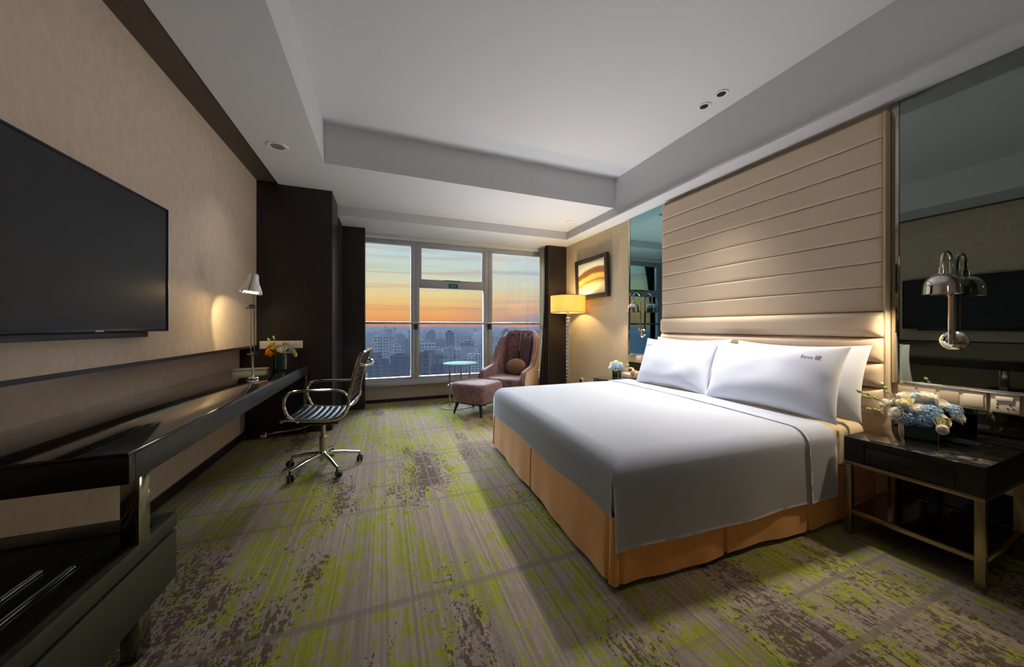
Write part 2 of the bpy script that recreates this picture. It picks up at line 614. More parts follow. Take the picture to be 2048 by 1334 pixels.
def tube(bm, pts, r, seg=10, closed=False, flat=None):
    """Sweep a round (or, with flat=(ra, rb), oval) section along pts; r may be a list."""
    P = [Vector(p) for p in pts]
    n = len(P)
    rings = []
    prev = None
    for i, p in enumerate(P):
        if closed:
            d = P[(i + 1) % n] - P[i - 1]
        else:
            d = P[min(i + 1, n - 1)] - P[max(i - 1, 0)]
        if prev is None:
            a, b = frame_of(d)
        else:
            a = prev - d.normalized() * prev.dot(d.normalized())
            a.normalize()
            b = a.cross(d.normalized()).normalized()
        prev = a
        rr = r[i] if isinstance(r, (list, tuple)) else r
        ra, rb = flat if flat else (rr, rr)
        rings.append([bm.verts.new(p + a * math.cos(2 * PI * k / seg) * ra + b * math.sin(2 * PI * k / seg) * rb) for k in range(seg)])
    m = n if closed else n - 1
    for i in range(m):
        A, C = rings[i], rings[(i + 1) % n]
        for k in range(seg):
            bm.faces.new((A[k], A[(k + 1) % seg], C[(k + 1) % seg], C[k]))
    if not closed:
        bm.faces.new(rings[0][::-1])
        bm.faces.new(rings[-1])
    bmesh.ops.recalc_face_normals(bm, faces=bm.faces)
    return bm


def smooth_path(pts, n=8, closed=False):
    """Catmull-Rom through pts."""
    P = [Vector(p) for p in pts]
    out = []
    m = len(P)
    for i in range(m if closed else m - 1):
        p0 = P[(i - 1) % m] if closed or i > 0 else P[0]
        p1, p2 = P[i], P[(i + 1) % m]
        p3 = P[(i + 2) % m] if closed or i + 2 < m else P[-1]
        for k in range(n):
            t = k / n
            out.append(0.5 * ((2 * p1) + (p2 - p0) * t + (2 * p0 - 5 * p1 + 4 * p2 - p3) * t * t + (-p0 + 3 * p1 - 3 * p2 + p3) * t ** 3))
    if not closed:
        out.append(P[-1])
    return out


def lathe(bm, prof, seg=32, mt=None):
    rings = []
    start = len(bm.verts)
    vs = []
    for (r, z) in prof:
        if r < 1e-6:
            v = bm.verts.new((0, 0, z))
            rings.append([v])
            vs.append(v)
        else:
            ring = [bm.verts.new((r * math.cos(2 * PI * k / seg), r * math.sin(2 * PI * k / seg), z)) for k in range(seg)]
            rings.append(ring)
            vs += ring
    for A, C in zip(rings[:-1], rings[1:]):
        for k in range(seg):
            k2 = (k + 1) % seg
            if len(A) == 1 and len(C) == 1:
                continue
            if len(A) == 1:
                bm.faces.new((A[0], C[k], C[k2]))
            elif len(C) == 1:
                bm.faces.new((A[k], A[k2], C[0]))
            else:
                bm.faces.new((A[k], A[k2], C[k2], C[k]))
    if mt is not None:
        for v in vs:
            v.co = mt @ v.co
    bmesh.ops.recalc_face_normals(bm, faces=bm.faces)
    return bm


def disc(bm, r, z0, z1, seg=32, mt=None):
    return lathe(bm, [(0, z0), (r, z0), (r, z1), (0, z1)], seg, mt)


def aim(frm, direction):
    """Matrix that puts local +z along direction at frm."""
    q = Vector(direction).to_track_quat('Z', 'Y')
    return Matrix.Translation(frm) @ q.to_matrix().to_4x4()


def bevel_mod(o, w=0.004, seg=2):
    md = o.modifiers.new('bevel', 'BEVEL')
    md.width = w
    md.segments = seg
    md.limit_method = 'ANGLE'
    return o


def spot(name, loc, target, power, color, angle, blend=0.6, radius=0.03, parent=None):
    ld = bpy.data.lights.new(name, 'SPOT')
    ld.energy = power
    ld.color = color
    ld.spot_size = R(angle)
    ld.spot_blend = blend
    ld.shadow_soft_size = radius
    o = bpy.data.objects.new(name, ld)
    COL.objects.link(o)
    if parent is not None:
        o.parent = parent
        root = parent
        off = root.location if root.name in WORLD_OFF else Vector((0, 0, 0))
        o.location = Vector(loc) - off
    else:
        o.location = loc
    o.rotation_euler = (Vector(target) - Vector(loc)).to_track_quat('-Z', 'Y').to_euler()
    return o


def point(name, loc, power, color, radius=0.04, parent=None):
    ld = bpy.data.lights.new(name, 'POINT')
    ld.energy = power
    ld.color = color
    ld.shadow_soft_size = radius
    o = bpy.data.objects.new(name, ld)
    COL.objects.link(o)
    if parent is not None:
        o.parent = parent
        off = parent.location if parent.name in WORLD_OFF else Vector((0, 0, 0))
        o.location = Vector(loc) - off
    else:
        o.location = loc
    return o


WARM = (1.0, 0.74, 0.42)
NEUT = (1.0, 0.955, 0.92)

# ------------------------------------------------------------------ room dimensions
XL, XPANEL, XBACK = -1.40, -1.28, -1.43     # left wall below the desk, floating panel, backsplash
XR = 3.10
YW = 5.70
YB = -1.9
ZS, ZT, ZL = 2.78, 3.16, 2.65               # soffit, tray, low soffit at the window and right lip
YC = 4.38                                   # face of the first dark column

# floor
struct('floor', bx(XL - 0.1, XR + 0.05, YB - 0.1, YW + 0.1, -0.1, 0.0), 'carpet')

# ceiling: tray with soffits on the left and by the window, deep band on the right with a lip
bm = B()
TX0, TX1, TY1 = -0.53, 2.87, 3.66
box(bm, TX0 - 0.02, TX1 + 0.25, YB - 0.1, TY1 + 0.02, ZT, ZT + 0.08)          # tray top
box(bm, -1.08, TX0, YB - 0.1, 4.86, ZS, ZT + 0.08)                            # left soffit
box(bm, TX0, TX1, TY1, 4.86, ZS, ZT + 0.08)                                   # soffit by the window
box(bm, TX1, XR + 0.1, YB - 0.1, 4.86, ZL + 0.02, ZT + 0.08)                  # right band
box(bm, -1.6, XR + 0.1, 4.86, 5.56, ZL, ZT + 0.08)                            # low soffit
struct('ceiling', bm, 'white')
bm = B()
box(bm, TX1 - 0.022, XR, YB - 0.1, 4.86, ZL, ZL + 0.019)
box(bm, TX1 - 0.010, TX1, YB - 0.1, 4.86, ZL + 0.024, ZL + 0.036)
struct('trim_1', bm, 'white')
struct('trim_2', bx(-1.60, -1.081, YB, 4.86, ZS + 0.015, ZS + 0.06), 'recess')  # brown strip along the left wall

# left wall: floating wallpaper panel above, set-back splash behind the desk, lower wall
bm = B()
box(bm, XPANEL - 0.22, XPANEL, YB, YC, 1.006, ZS + 0.015)
struct('wall_left', bm, 'paper')
struct('wall_splash', bx(XBACK - 0.1, XBACK, YB, YC, 0.70, 1.006), 'paper')
struct('wall_left_lower', bx(XL - 0.13, XL, YB, YC, 0.0, 0.70), 'paper')
struct('trim_3', bx(XPANEL - 0.2, XPANEL + 0.004, YB, YC, 0.984, 1.0055), 'wood')
struct('baseboard_left', bx(XL, XL + 0.012, YB, YC, 0.0, 0.075), 'wood')

# dark timber columns beside the window
bm = B()
box(bm, -1.6, -0.55, YC, YC + 0.55, 0, ZS - 0.0005)
struct('trim_4', bm, 'wood')
bm = B()
for k in range(14):
    box(bm, -0.62 + (k % 2) * 0.012, -0.55 + (k % 2) * 0.010 - 0.004, YC + 0.55 + k * 0.030, YC + 0.58 + k * 0.030, 0.02, ZL - 0.001)
curt = solo('curtain', bm, M['curtaindark'], 'dark curtain bunched in the gap between the two black window columns', 'curtain')
struct('trim_5', bx(-1.6, -0.246, 5.34, 5.55, 0, ZL - 0.0005), 'wood')
struct('trim_6', bx(2.745, XR, 5.30, 5.50, 0, ZL - 0.0005), 'wood')

# right, window and rear walls
struct('wall_right', bx(XR, XR + 0.1, YB, YW + 0.1, 0, ZT), 'paper_r')
struct('wall_rear', bx(-1.6, XR + 0.1, YB - 0.1, YB, 0, ZT), 'paper')
bm = B()
box(bm, -1.6, XR, YW, YW + 0.12, 0, 0.262)
struct('wall_window', bm, 'sillwall')
struct('wall_window_head', bx(-1.6, XR, 5.56, YW + 0.12, 2.60, ZT), 'white')
struct('wall_far_left', bx(-1.75, -1.6, 4.2, YW + 0.12, 0, ZT), 'white')
struct('baseboard_window', bx(-1.6, XR, YW - 0.014, YW, 0, 0.05), M['wood'])

# ------------------------------------------------------------------ window
win = bpy.data.objects.new('window_1', None)
COL.objects.link(win)
win.location = (1.3, YW, 0.262)
win['kind'] = 'structure'
win['label'] = 'wide three-bay aluminium window looking over the city at dusk'
WORLD_OFF[win.name] = Vector(win.location)
X0, X1 = -1.2, 3.09
bm = B()
box(bm, X0, X1, YW - 0.03, YW + 0.09, 0.262, 0.345, 0.004)
box(bm, X0, X1, YW - 0.06, YW + 0.03, 0.262, 0.315, 0.006)
box(bm, X0, X1, YW + 0.01, YW + 0.09, 0.345, 0.385, 0.003)
part('window_sill', bm, 'alu', win)
bm = B()
box(bm, X0, X1, YW - 0.02, YW + 0.09, 2.535, 2.60, 0.003)
part('head_frame', bm, 'alu', win)
for (a, b) in ((0.427, 0.56), (1.665, 1.815)):
    bm = B()
    mdl = (a + b) / 2
    box(bm, a, mdl - 0.003, YW - 0.03, YW + 0.09, 0.345, 2.55, 0.004)
    box(bm, mdl + 0.003, b, YW - 0.02, YW + 0.09, 0.345, 2.55, 0.004)
    part('mullion', bm, 'alu', win)
bm = B()
box(bm, 0.56, 1.665, YW - 0.03, YW + 0.09, 1.853, 1.975, 0.004)
part('transom', bm, 'alu', win)
bm = B()
for (a, b, c, d) in ((0.56, 0.592, 1.975, 2.535), (1.633, 1.665, 1.975, 2.535), (0.592, 1.633, 1.975, 1.992), (0.592, 1.633, 2.515, 2.535)):
    box(bm, a, b, YW - 0.02, YW + 0.05, c, d, 0.003)
sash = part('sash', bm, 'alu', win)
bm = B()
tube(bm, [(0.95, YW - 0.045, 1.978), (1.0, YW - 0.05, 1.983), (1.24, YW - 0.05, 1.980)], 0.008, 8)
part('sash_handle', bm, 'black', sash)
for nm, (a, b, c, d) in (('pane', (X0, 0.427, 0.385, 2.535)), ('pane', (0.56, 1.665, 0.385, 1.853)), ('pane', (0.592, 1.633, 1.992, 2.515)), ('pane', (1.815, X1, 0.385, 2.535))):
    part(nm, bx(a, b, YW + 0.03, YW + 0.036, c, d), 'glass', win)
bm = B()
tube(bm, [(-1.2, YW - 0.10, 1.265), (2.95, YW - 0.10, 1.265)], 0.018, 12)
rail = part('handrail', bm, 'steel', win)
for xx in (0.50, 1.745):
    bm = B()
    box(bm, xx - 0.022, xx + 0.022, YW - 0.115, YW - 0.03, 1.16, 1.25, 0.005)
    part('rail_bracket', bm, 'black', rail)
# green label stuck on the transom
bm = bx(1.035, 1.195, YW - 0.034, YW - 0.0305, 1.858, 1.930)
stk = solo('safety_sticker', bm, M['green'], 'small green notice stuck on the white window transom', 'sticker')
bm = B()
random.seed(3)
for r_ in range(2):
    xx = 1.075
    while xx < 1.155:
        w_ = random.uniform(0.006, 0.012)
        box(bm, xx, xx + w_, YW - 0.036, YW - 0.034, 1.900 - r_ * 0.022, 1.912 - r_ * 0.022)
        xx += w_ + 0.005
o = link_mesh('sticker_print', bm, 'greentext', stk)
o.location = -Vector(stk.location)

# sheer curtain on the right of the window and the dark one behind it


def curtain_bm(pts, z0, z1, amp, waves, thick, flare=0.0, seg=90, rows=14):
    bm = B()
    (xa, ya), (xb, yb) = pts
    d = Vector((xb - xa, yb - ya, 0))
    nrm = Vector((-d.y, d.x, 0)).normalized()
    g = []
    for j in range(rows + 1):
        v = j / rows
        row = []
        for i in range(seg + 1):
            u = i / seg
            base = Vector((xa, ya, 0)) + d * u
            base += nrm * amp * math.sin(u * waves * 2 * PI + 0.4 * math.sin(v * 4)) * (0.7 + 0.5 * (1 - v))
            base += d.normalized() * flare * (1 - v) ** 2 * (u - 1)
            base.z = z0 + (z1 - z0) * v
            row.append(bm.verts.new(base))
        g.append(row)
    for j in range(rows):
        for i in range(seg):
            bm.faces.new((g[j][i], g[j][i + 1], g[j + 1][i + 1], g[j + 1][i]))
    bmesh.ops.solidify(bm, geom=list(bm.faces), thickness=thick)
    return bm


solo('sheer_curtain', curtain_bm(((2.66, 5.50), (2.83, 5.45)), 0.02, ZL - 0.005, 0.018, 4, 0.002, 0.02), M['curtain'],
     'pale sheer curtain gathered at the right side of the window', 'curtain')
solo('blackout_curtain', curtain_bm(((2.690, 5.33), (2.735, 5.30)), 0.02, ZL - 0.005, 0.008, 3, 0.003, 0.13), M['curtaindark'],
     'dark brown curtain falling beside the right black window column', 'curtain')

# ------------------------------------------------------------------ right wall fittings
HX = 3.02
hb = thing('headboard', 'full-height cream leather headboard in horizontal padded bands behind the bed', 'headboard', (3.06, 2.08, 0.48), world=True)
HY0, HY1 = 1.142, 3.0
part('backing_board', bx(HX + 0.02, XR - 0.001, HY0 + 0.002, HY1 - 0.002, 0.45, 2.60), 'leather', hb)


def puff(y0, y1, z0, z1, xf, depth, edge, ny=40, nz=14):
    """A padded band on the wall: rounded towards its edges, facing -x."""
    bm = B()
    g = []
    for j in range(nz + 1):
        b = j / nz
        b = 0.5 - 0.5 * math.cos(b * PI)
        z = z0 + (z1 - z0) * b
        row = []
        for i in range(ny + 1):
            a = 0.5 - 0.5 * math.cos(i / ny * PI)
            y = y0 + (y1 - y0) * a
            ez = min(z - z0, z1 - z)
            ey = min(y - y0, y1 - y)
            f = min(1, ez / edge)
            h = min(1, ey / edge)
            f = math.sqrt(max(0, 1 - (1 - f) ** 2))
            h = math.sqrt(max(0, 1 - (1 - h) ** 2))
            row.append(bm.verts.new((xf + depth * (1 - f * h), y, z)))
        g.append(row)
    for j in range(nz):
        for i in range(ny):
            bm.faces.new((g[j][i], g[j + 1][i], g[j + 1][i + 1], g[j][i + 1]))
    rim = [g[0][i] for i in range(ny + 1)] + [g[j][ny] for j in range(1, nz + 1)] + [g[nz][i] for i in range(ny - 1, -1, -1)] + [g[j][0] for j in range(nz - 1, 0, -1)]
    bk = [bm.verts.new((HX + 0.021, v.co.y, v.co.z)) for v in rim]
    for k in range(len(rim)):
        k2 = (k + 1) % len(rim)
        bm.faces.new((rim[k], rim[k2], bk[k2], bk[k]))
    bmesh.ops.recalc_face_normals(bm, faces=bm.faces)
    return bm


zs = [2.595 - 0.1618 * k for k in range(9)]
for a, b in zip(zs[:-1], zs[1:]):
    part('leather_band', puff(HY0 + 0.014, HY1, b + 0.001, a - 0.001, HX, 0.012, 0.014), 'leather', hb, 60)
zs2 = [1.298, 1.130, 0.965, 0.80, 0.62]
for a, b in zip(zs2[:-1], zs2[1:]):
    part('bolster_band', puff(HY0 + 0.008, HY1, b + 0.001, a - 0.001, HX - 0.050, 0.055, 0.05), 'leather', hb, 60)
part('side_border', bx(HX - 0.004, HX + 0.02, HY0, HY0 + 0.013, 0.62, 2.595, 0.003), 'leather', hb)


def wall_mirror(y0, y1, z0, z1, m, label, strips):
    t = thing('wall_mirror', label, 'mirror', (XR - 0.01, (y0 + y1) / 2, z0), world=True)
    part('mirror_glass', bx(XR - 0.016, XR - 0.001, y0 + 0.028, y1 - 0.036, z0 + 0.02, z1), m, t)
    for (a, b) in strips:
        part('bevelled_strip', bx(XR - 0.022, XR - 0.001, a, b, z0, z1, 0.004), 'bevel', t)
    part('bottom_rail', bx(XR - 0.022, XR - 0.001, y0 + 0.028, y1 - 0.036, z0, z0 + 0.02, 0.003), 'chrome', t)
    return t


wall_mirror(-0.6, 1.140, 0.84, ZL - 0.001, 'mirror', 'tall smoked wall mirror behind the near nightstand reflecting the television', [(1.105, 1.140)])
wall_mirror(3.012, 3.64, 0.83, ZL - 0.001, 'mirror_sky', 'narrow smoked wall mirror, tinted teal for the reflected sky, between the headboard and the painting', [(3.012, 3.04), (3.604, 3.64)])
struct('trim_7', bx(XR - 0.012, XR - 0.001, -0.6, 1.140, 0.0, 0.735), 'blackglass')
struct('trim_8', bx(XR - 0.012, XR - 0.001, 3.012, 3.64, 0.0, 0.735), 'blackglass')


def switch_strip(y0, y1, n, label, z0=0.740, z1=0.838, sockets=False):
    t = thing('switch_panel', label, 'switch panel', (XR - 0.01, (y0 + y1) / 2, z0), world=True)
    part('plate', bx(XR - 0.014, XR - 0.001, y0, y1, z0, z1, 0.004), 'plastic', t)
    w = (y1 - y0) / n
    for k in range(n):
        a = y0 + w * k + 0.008
        part('rocker', bx(XR - 0.021, XR - 0.0145, a, y0 + w * (k + 1) - 0.006, z0 + 0.014, z1 - 0.014, 0.003), 'plastic' if k == 0 else 'plastic2', t)
    return t


switch_strip(0.775, 1.115, 4, 'long beige switch plate with four rockers above the near nightstand')
t = thing('power_socket', 'square white wall socket with a switch beside the long switch plate', 'socket', (XR - 0.01, 0.72, 0.745), world=True)
part('plate', bx(XR - 0.014, XR - 0.001, 0.672, 0.763, 0.742, 0.842, 0.004), 'plastic', t)
part('rocker', bx(XR - 0.020, XR - 0.0145, 0.69, 0.745, 0.805, 0.828, 0.002), 'plastic', t)
for (yy, zz) in ((0.740, 0.785), (0.740, 0.768), (0.700, 0.787), (0.708, 0.768), (0.690, 0.768)):
    bm = B()
    disc(bm, 0.0035, 0, 0.002, 10, aim((XR - 0.0145, yy, zz), (-1, 0, 0)))
    part('socket_hole', bm, 'hole', t)
t = switch_strip(3.03, 3.50, 4, 'beige switch plate above the far nightstand under the sky-tinted mirror')

# wall sconces with domed shades


def sconce(y, label):
    t = thing('wall_sconce', label, 'wall lamp', (XR - 0.02, y, 1.12), world=True)
    bm = B()
    lathe(bm, [(0, 0.020), (0.02, 0.020), (0.045, 0.016), (0.056, 0.006), (0.056, 0.0), (0, 0)], 36, aim((XR - 0.017, y, 1.122), (-1, 0, 0)))
    part('wall_plate', bm, 'chrome', t)
    bm = B()
    xt = XR - 0.055
    tube(bm, [(XR - 0.03, y, 1.12), (xt - 0.01, y, 1.12)], 0.013, 14)
    tube(bm, [(xt, y, 1.10), (xt, y, 1.40)], 0.0125, 14)
    tube(bm, [(xt, y + 0.0, 1.385), (xt, y, 1.56)] + [(xt - 0.055 + 0.055 * math.cos(a), y, 1.575 + 0.055 * math.sin(a)) for a in [PI * k / 12 for k in range(1, 12)]] + [(xt - 0.11, y, 1.56), (xt - 0.11, y, 1.52)], 0.008, 12)
    part('gooseneck', bm, 'chrome', t)
    bm = B()
    tube(bm, [(xt - 0.02, y, 1.155), (xt - 0.02, y, 1.19)], 0.004, 8)
    part('switch_lever', bm, 'chrome', t)
    cx = xt - 0.11
    bm = B()
    pr = []
    for k in range(13):
        a = k / 12 * PI / 2
        pr.append((max(0.0, 0.071 * math.sin(a) ** 0.85), 1.418 + 0.085 * math.cos(a) ** 0.9 if k < 12 else 1.418))
    pr.append((0.074, 1.385))
    outer = [(0.0, 1.535), (0.014, 1.534), (0.015, 1.502)] + pr[2:]
    inner = [(r_ - 0.003, z_ - 0.003) for (r_, z_) in pr[::-1]][1:]
    inner = [(max(0, r_), z_) for r_, z_ in inner]
    lathe(bm, outer + [(0.071, 1.385)] + inner[:-1] + [(0.0, 1.496)], 40, Matrix.Translation((cx, y, 0)))
    sh = part('lamp_shade', bm, 'chrome', t, 50)
    bm = B()
    lathe(bm, [(0.0, 1.455), (0.015, 1.452), (0.022, 1.435), (0.018, 1.418), (0, 1.412)], 20, Matrix.Translation((cx, y, 0)))
    part('bulb', bm, 'bulb', t)
    spot('sconce_light', (cx, y, 1.405), (cx, y, 0.5), 30, (1.0, 0.82, 0.56), 150, 0.6, 0.03, t)
    return t


sconce(0.885, 'chrome wall lamp with domed shade on the mirror above the near nightstand')
sconce(3.375, 'small chrome wall lamp with domed shade on the sky-tinted mirror by the far nightstand')

# painting
t = thing('framed_painting', 'landscape painting of golden hills in a dark wood frame', 'painting', (XR - 0.03, 4.465, 1.66), world=True)
py0, py1, pz0, pz1 = 4.03, 4.90, 1.645, 2.30
bm = B()
fw = 0.075
box(bm, XR - 0.055, XR - 0.006, py0, py0 + fw, pz0, pz1, 0.012, 3)
box(bm, XR - 0.055, XR - 0.006, py1 - fw, py1, pz0, pz1, 0.012, 3)
box(bm, XR - 0.054, XR - 0.006, py0 + fw * 0.8, py1 - fw * 0.8, pz0, pz0 + fw, 0.012, 3)
box(bm, XR - 0.054, XR - 0.006, py0 + fw * 0.8, py1 - fw * 0.8, pz1 - fw, pz1, 0.012, 3)
part('frame', bm, 'frame', t)
bm = bx(-0.002, 0.002, -(py1 - py0) / 2 + fw - 0.01, (py1 - py0) / 2 - fw + 0.01, -(pz1 - pz0) / 2 + fw - 0.01, (pz1 - pz0) / 2 - fw + 0.01)
cv = link_mesh('canvas', bm, 'painting', t)
cv.location = Vector((XR - 0.03, (py0 + py1) / 2, (pz0 + pz1) / 2)) - Vector(t.location)
t.rotation_euler = (0, -R(2.0), 0)

# small wall socket with plug
t = thing('power_socket', 'small white wall socket with a black plug beside the floor lamp', 'socket', (XR - 0.01, 4.80, 0.28), world=True)
part('plate', bx(XR - 0.012, XR - 0.001, 4.74, 4.83, 0.27, 0.36, 0.004), 'plastic', t)
part('plug', bx(XR - 0.05, XR - 0.0125, 4.765, 4.80, 0.285, 0.33, 0.008), 'black', t)


# ------------------------------------------------------------------ ceiling fittings
def downlight(x, y, z, r, label, lens='hole', group=None):
    t = thing('ceiling_downlight', label, 'ceiling light', (x, y, z - 0.006), world=True, group=group)
    bm = B()
    lathe(bm, [(r * 0.62, z - 0.001), (r * 0.62, z - 0.006), (r * 0.70, z - 0.009), (r * 0.93, z - 0.007), (r, z - 0.001)], 32, Matrix.Translation((x, y, 0)))
    part('trim_ring', bm, 'plastic', t)
    bm = B()
    disc(bm, r * 0.63, z - 0.0045, z - 0.001, 28, Matrix.Translation((x, y, 0)))
    part('lens', bm, lens, t)
    return t


d1 = downlight(2.657, 2.155, ZT, 0.055, 'small round ceiling spotlight above the bed, the one nearer the window')
d2 = downlight(2.65, 1.987, ZT, 0.055, 'small round ceiling spotlight above the bed, the one farther from the window')
d3 = downlight(-0.86, 3.463, ZS, 0.085, 'round ceiling downlight with green-grey lens in the left soffit', 'frost')
d4 = downlight(2.62, 4.36, ZS, 0.06, 'faint round downlight in the ceiling near the floor lamp', 'plastic')

# ------------------------------------------------------------------ television
t = thing('television', 'large wall-mounted flat television with a dark blank screen', 'television', (-1.24, 1.93, 1.14), world=True)
TY0, TY1_, TZ0, TZ1 = 1.18, 2.61, 1.175, 1.90
part('back_shell', bx(-1.262, -1.222, TY0 + 0.02, TY1_ - 0.02, TZ0 + 0.01, TZ1 - 0.02, 0.01), 'black', t)
bm = B()
e = 0.010
box(bm, -1.222, -1.198, TY0, TY0 + e, TZ0, TZ1, 0.002)
box(bm, -1.222, -1.198, TY1_ - e, TY1_, TZ0, TZ1, 0.002)
box(bm, -1.222, -1.198, TY0 + e, TY1_ - e, TZ0, TZ0 + 0.014, 0.002)
box(bm, -1.222, -1.198, TY0 + e, TY1_ - e, TZ1 - e, TZ1, 0.002)
part('bezel', bm, 'tvframe', t)
part('screen', bx(-1.221, -1.203, TY0 + e, TY1_ - e, TZ0 + 0.014, TZ1 - e), 'tvglass', t)
part('maker_logo', bx(-1.1979, -1.1965, 2.06, 2.11, TZ0 + 0.003, TZ0 + 0.010), 'logo', t)
part('speaker_bar', bx(-1.262, -1.215, TY0 + 0.1, 2.46, TZ0 - 0.030, TZ0 - 0.001, 0.004), 'black', t)
part('wall_bracket', bx(-1.279, -1.263, 1.6, 2.2, 1.3, 1.75, 0.002), 'black', t)

# ------------------------------------------------------------------ desk
DZ, DY0, DY1, DX = 0.78, 1.50, 4.355, -0.79
t = thing('desk', 'long dark wall desk with a glossy black top and chrome legs', 'desk', (-1.1, 2.9, 0), world=True)
part('desktop', bx(XBACK + 0.003, DX - 0.004, DY0 + 0.004, DY1, DZ - 0.012, DZ, 0.002), 'deskglass', t)
part('end_panel', bx(XL + 0.005, DX, DY0, DY0 + 0.03, DZ - 0.105, DZ - 0.012, 0.002), 'wood2', t)
part('apron', bx(DX - 0.03, DX, DY0 + 0.0305, DY1 - 0.001, DZ - 0.105, DZ - 0.0121, 0.002), 'apron', t)
part('underframe', bx(XL + 0.005, DX - 0.031, DY0 + 0.0305, DY1 - 0.001, DZ - 0.09, DZ - 0.0125), 'wood', t)
part('leg', bx(-0.868, -0.816, 1.60, 1.665, 0.4205, DZ - 0.106, 0.003), 'darkreflchrome', t, label='upper part of the near flat chrome leg standing on the bench')
bm = B()
box(bm, DX - 0.035, DX - 0.005, DY1 - 0.055, DY1 - 0.015, 0.02, DZ - 0.106, 0.003)
box(bm, XL + 0.02, XL + 0.045, DY1 - 0.05, DY1 - 0.02, 0.02, DZ - 0.106, 0.003)
box(bm, XL + 0.02, DX - 0.005, DY1 - 0.05, DY1 - 0.02, 0.0, 0.02, 0.003)
part('loop_leg', bm, 'darkreflchrome', t)

# luggage bench under the near end of the desk
BZ = 0.42
t = thing('luggage_bench', 'low black luggage bench with ribbed top and drawer under the near desk end', 'bench', (-1.08, 0.9, 0), world=True)
BY0, BY1, BX = -0.3, 1.835, -0.815
part('cabinet_body', bx(XL + 0.013, BX - 0.025, BY0, BY1 - 0.001, 0.15, BZ - 0.03, 0.002), 'wood2', t)
bm = B()
box(bm, BX - 0.024, BX, BY0, BY1, BZ - 0.06, BZ, 0.0015)
box(bm, XL + 0.013, BX - 0.024, BY1 - 0.10, BY1, BZ - 0.029, BZ, 0.0015)
part('top_rim', bm, 'greenwood', t)
bm = B()
y_ = XL + 0.02
box(bm, XL + 0.013, BX - 0.0245, BY0, BY1 - 0.101, BZ - 0.029, BZ - 0.010)
while y_ < BX - 0.04:
    box(bm, y_, y_ + 0.005, BY0, BY1 - 0.105, BZ - 0.010, BZ - 0.006)
    y_ += 0.009
part('ribbed_top', bm, 'wood2', t, False)
part('drawer_front', bx(BX - 0.024, BX, BY0, BY1 - 0.004, 0.15, BZ - 0.073, 0.002), 'greenwood', t)
for xx, yend in ((-0.941, 1.53), (-1.021, 1.54)):
    bm = B()
    box(bm, xx - 0.008, xx + 0.008, BY0, yend, BZ - 0.006, BZ + 0.004, 0.004)
    part('chrome_strip', bm, 'chrome', t, label='polished chrome luggage strip')
bm = B()
box(bm, -0.868, -0.816, 1.60, 1.665, 0.0, 0.149, 0.003)
part('leg', bm, 'darkreflchrome', t)

# socket plate on the column above the desk
t = thing('power_socket', 'long white socket strip on the dark column above the desk flowers', 'socket', (-1.05, YC - 0.005, 0.96), world=True)
part('plate', bx(-1.25, -0.845, YC - 0.012, YC - 0.0005, 0.962, 1.047, 0.004), 'plastic', t)
for k in range(3):
    a = -1.24 + k * 0.131
    s_ = part('module', bx(a, a + 0.122, YC - 0.016, YC - 0.0121, 0.970, 1.039, 0.003), 'plastic', t)
    for (dx, dz) in ((0.04, 0.0), (0.06, 0.012), (0.08, 0.0)):
        bm = B()
        disc(bm, 0.004, 0, 0.002, 8, aim((a + dx, YC - 0.0161, 1.0 + dz), (0, -1, 0)))
        part('socket_hole', bm, 'hole', s_)

# desk lamp
LX, LY = -0.985, 3.28
t = thing('desk_lamp', 'chrome jointed desk lamp with a bell shade, lit, standing on the desk', 'desk lamp', (LX, LY, DZ), world=True)
bm = B()
lathe(bm, [(0, 0), (0.042, 0), (0.044, 0.006), (0.038, 0.016), (0.015, 0.020), (0.010, 0.03), (0, 0.03)], 32, Matrix.Translation((LX, LY, DZ)))
part('base', bm, 'chrome', t)
bm = B()
tube(bm, [(LX, LY, DZ + 0.02), (LX, LY, DZ + 0.22)], 0.008, 12)
tube(bm, [(LX - 0.035, LY, DZ + 0.198), (LX + 0.035, LY, DZ + 0.198)], 0.006, 8)
tube(bm, [(LX - 0.008, LY - 0.008, DZ + 0.21), (LX - 0.012, LY - 0.008, DZ + 0.58)], 0.0045, 8)
tube(bm, [(LX + 0.010, LY + 0.008, DZ + 0.21), (LX + 0.006, LY + 0.008, DZ + 0.58)], 0.0045, 8)
part('lower_arm', bm, 'chrome', t)
bm = B()
disc(bm, 0.018, -0.012, 0.012, 20, aim((LX - 0.003, LY, DZ + 0.585), (0, 1, 0)))
tube(bm, [(LX - 0.04, LY - 0.01, DZ + 0.575), (LX + 0.01, LY - 0.01, DZ + 0.58)], 0.006, 8)
part('joint', bm, 'chrome', t)
hm = aim(Vector((LX - 0.006, LY - 0.01, 1.475)), Vector((0.10, 0.12, 0.98)))
tip = hm @ Vector((0, 0, 0.08))
bm = B()
tube(bm, [(LX - 0.003, LY, DZ + 0.59), (LX + 0.006, LY - 0.005, DZ + 0.66), tuple(tip)], 0.0045, 8)
part('upper_arm', bm, 'chrome', t)
bm = B()
prof = [(0.078, 0.0), (0.074, 0.018), (0.061, 0.045), (0.047, 0.078), (0.038, 0.11), (0.034, 0.145), (0.028, 0.156), (0.0, 0.160)]
lathe(bm, prof[::-1] + [(0.075, 0.0)] + [(max(0, r_ - 0.003), z_ - 0.002) for r_, z_ in prof[1:-1]] + [(0.0, 0.152)], 36, hm)
part('lamp_shade', bm, 'chrome', t, 50)
bm = B()
lathe(bm, [(0.0, 0.001), (0.045, 0.003), (0.052, 0.020), (0.030, 0.045), (0.0, 0.052)], 28, hm)
part('bulb', bm, 'bulb', t)
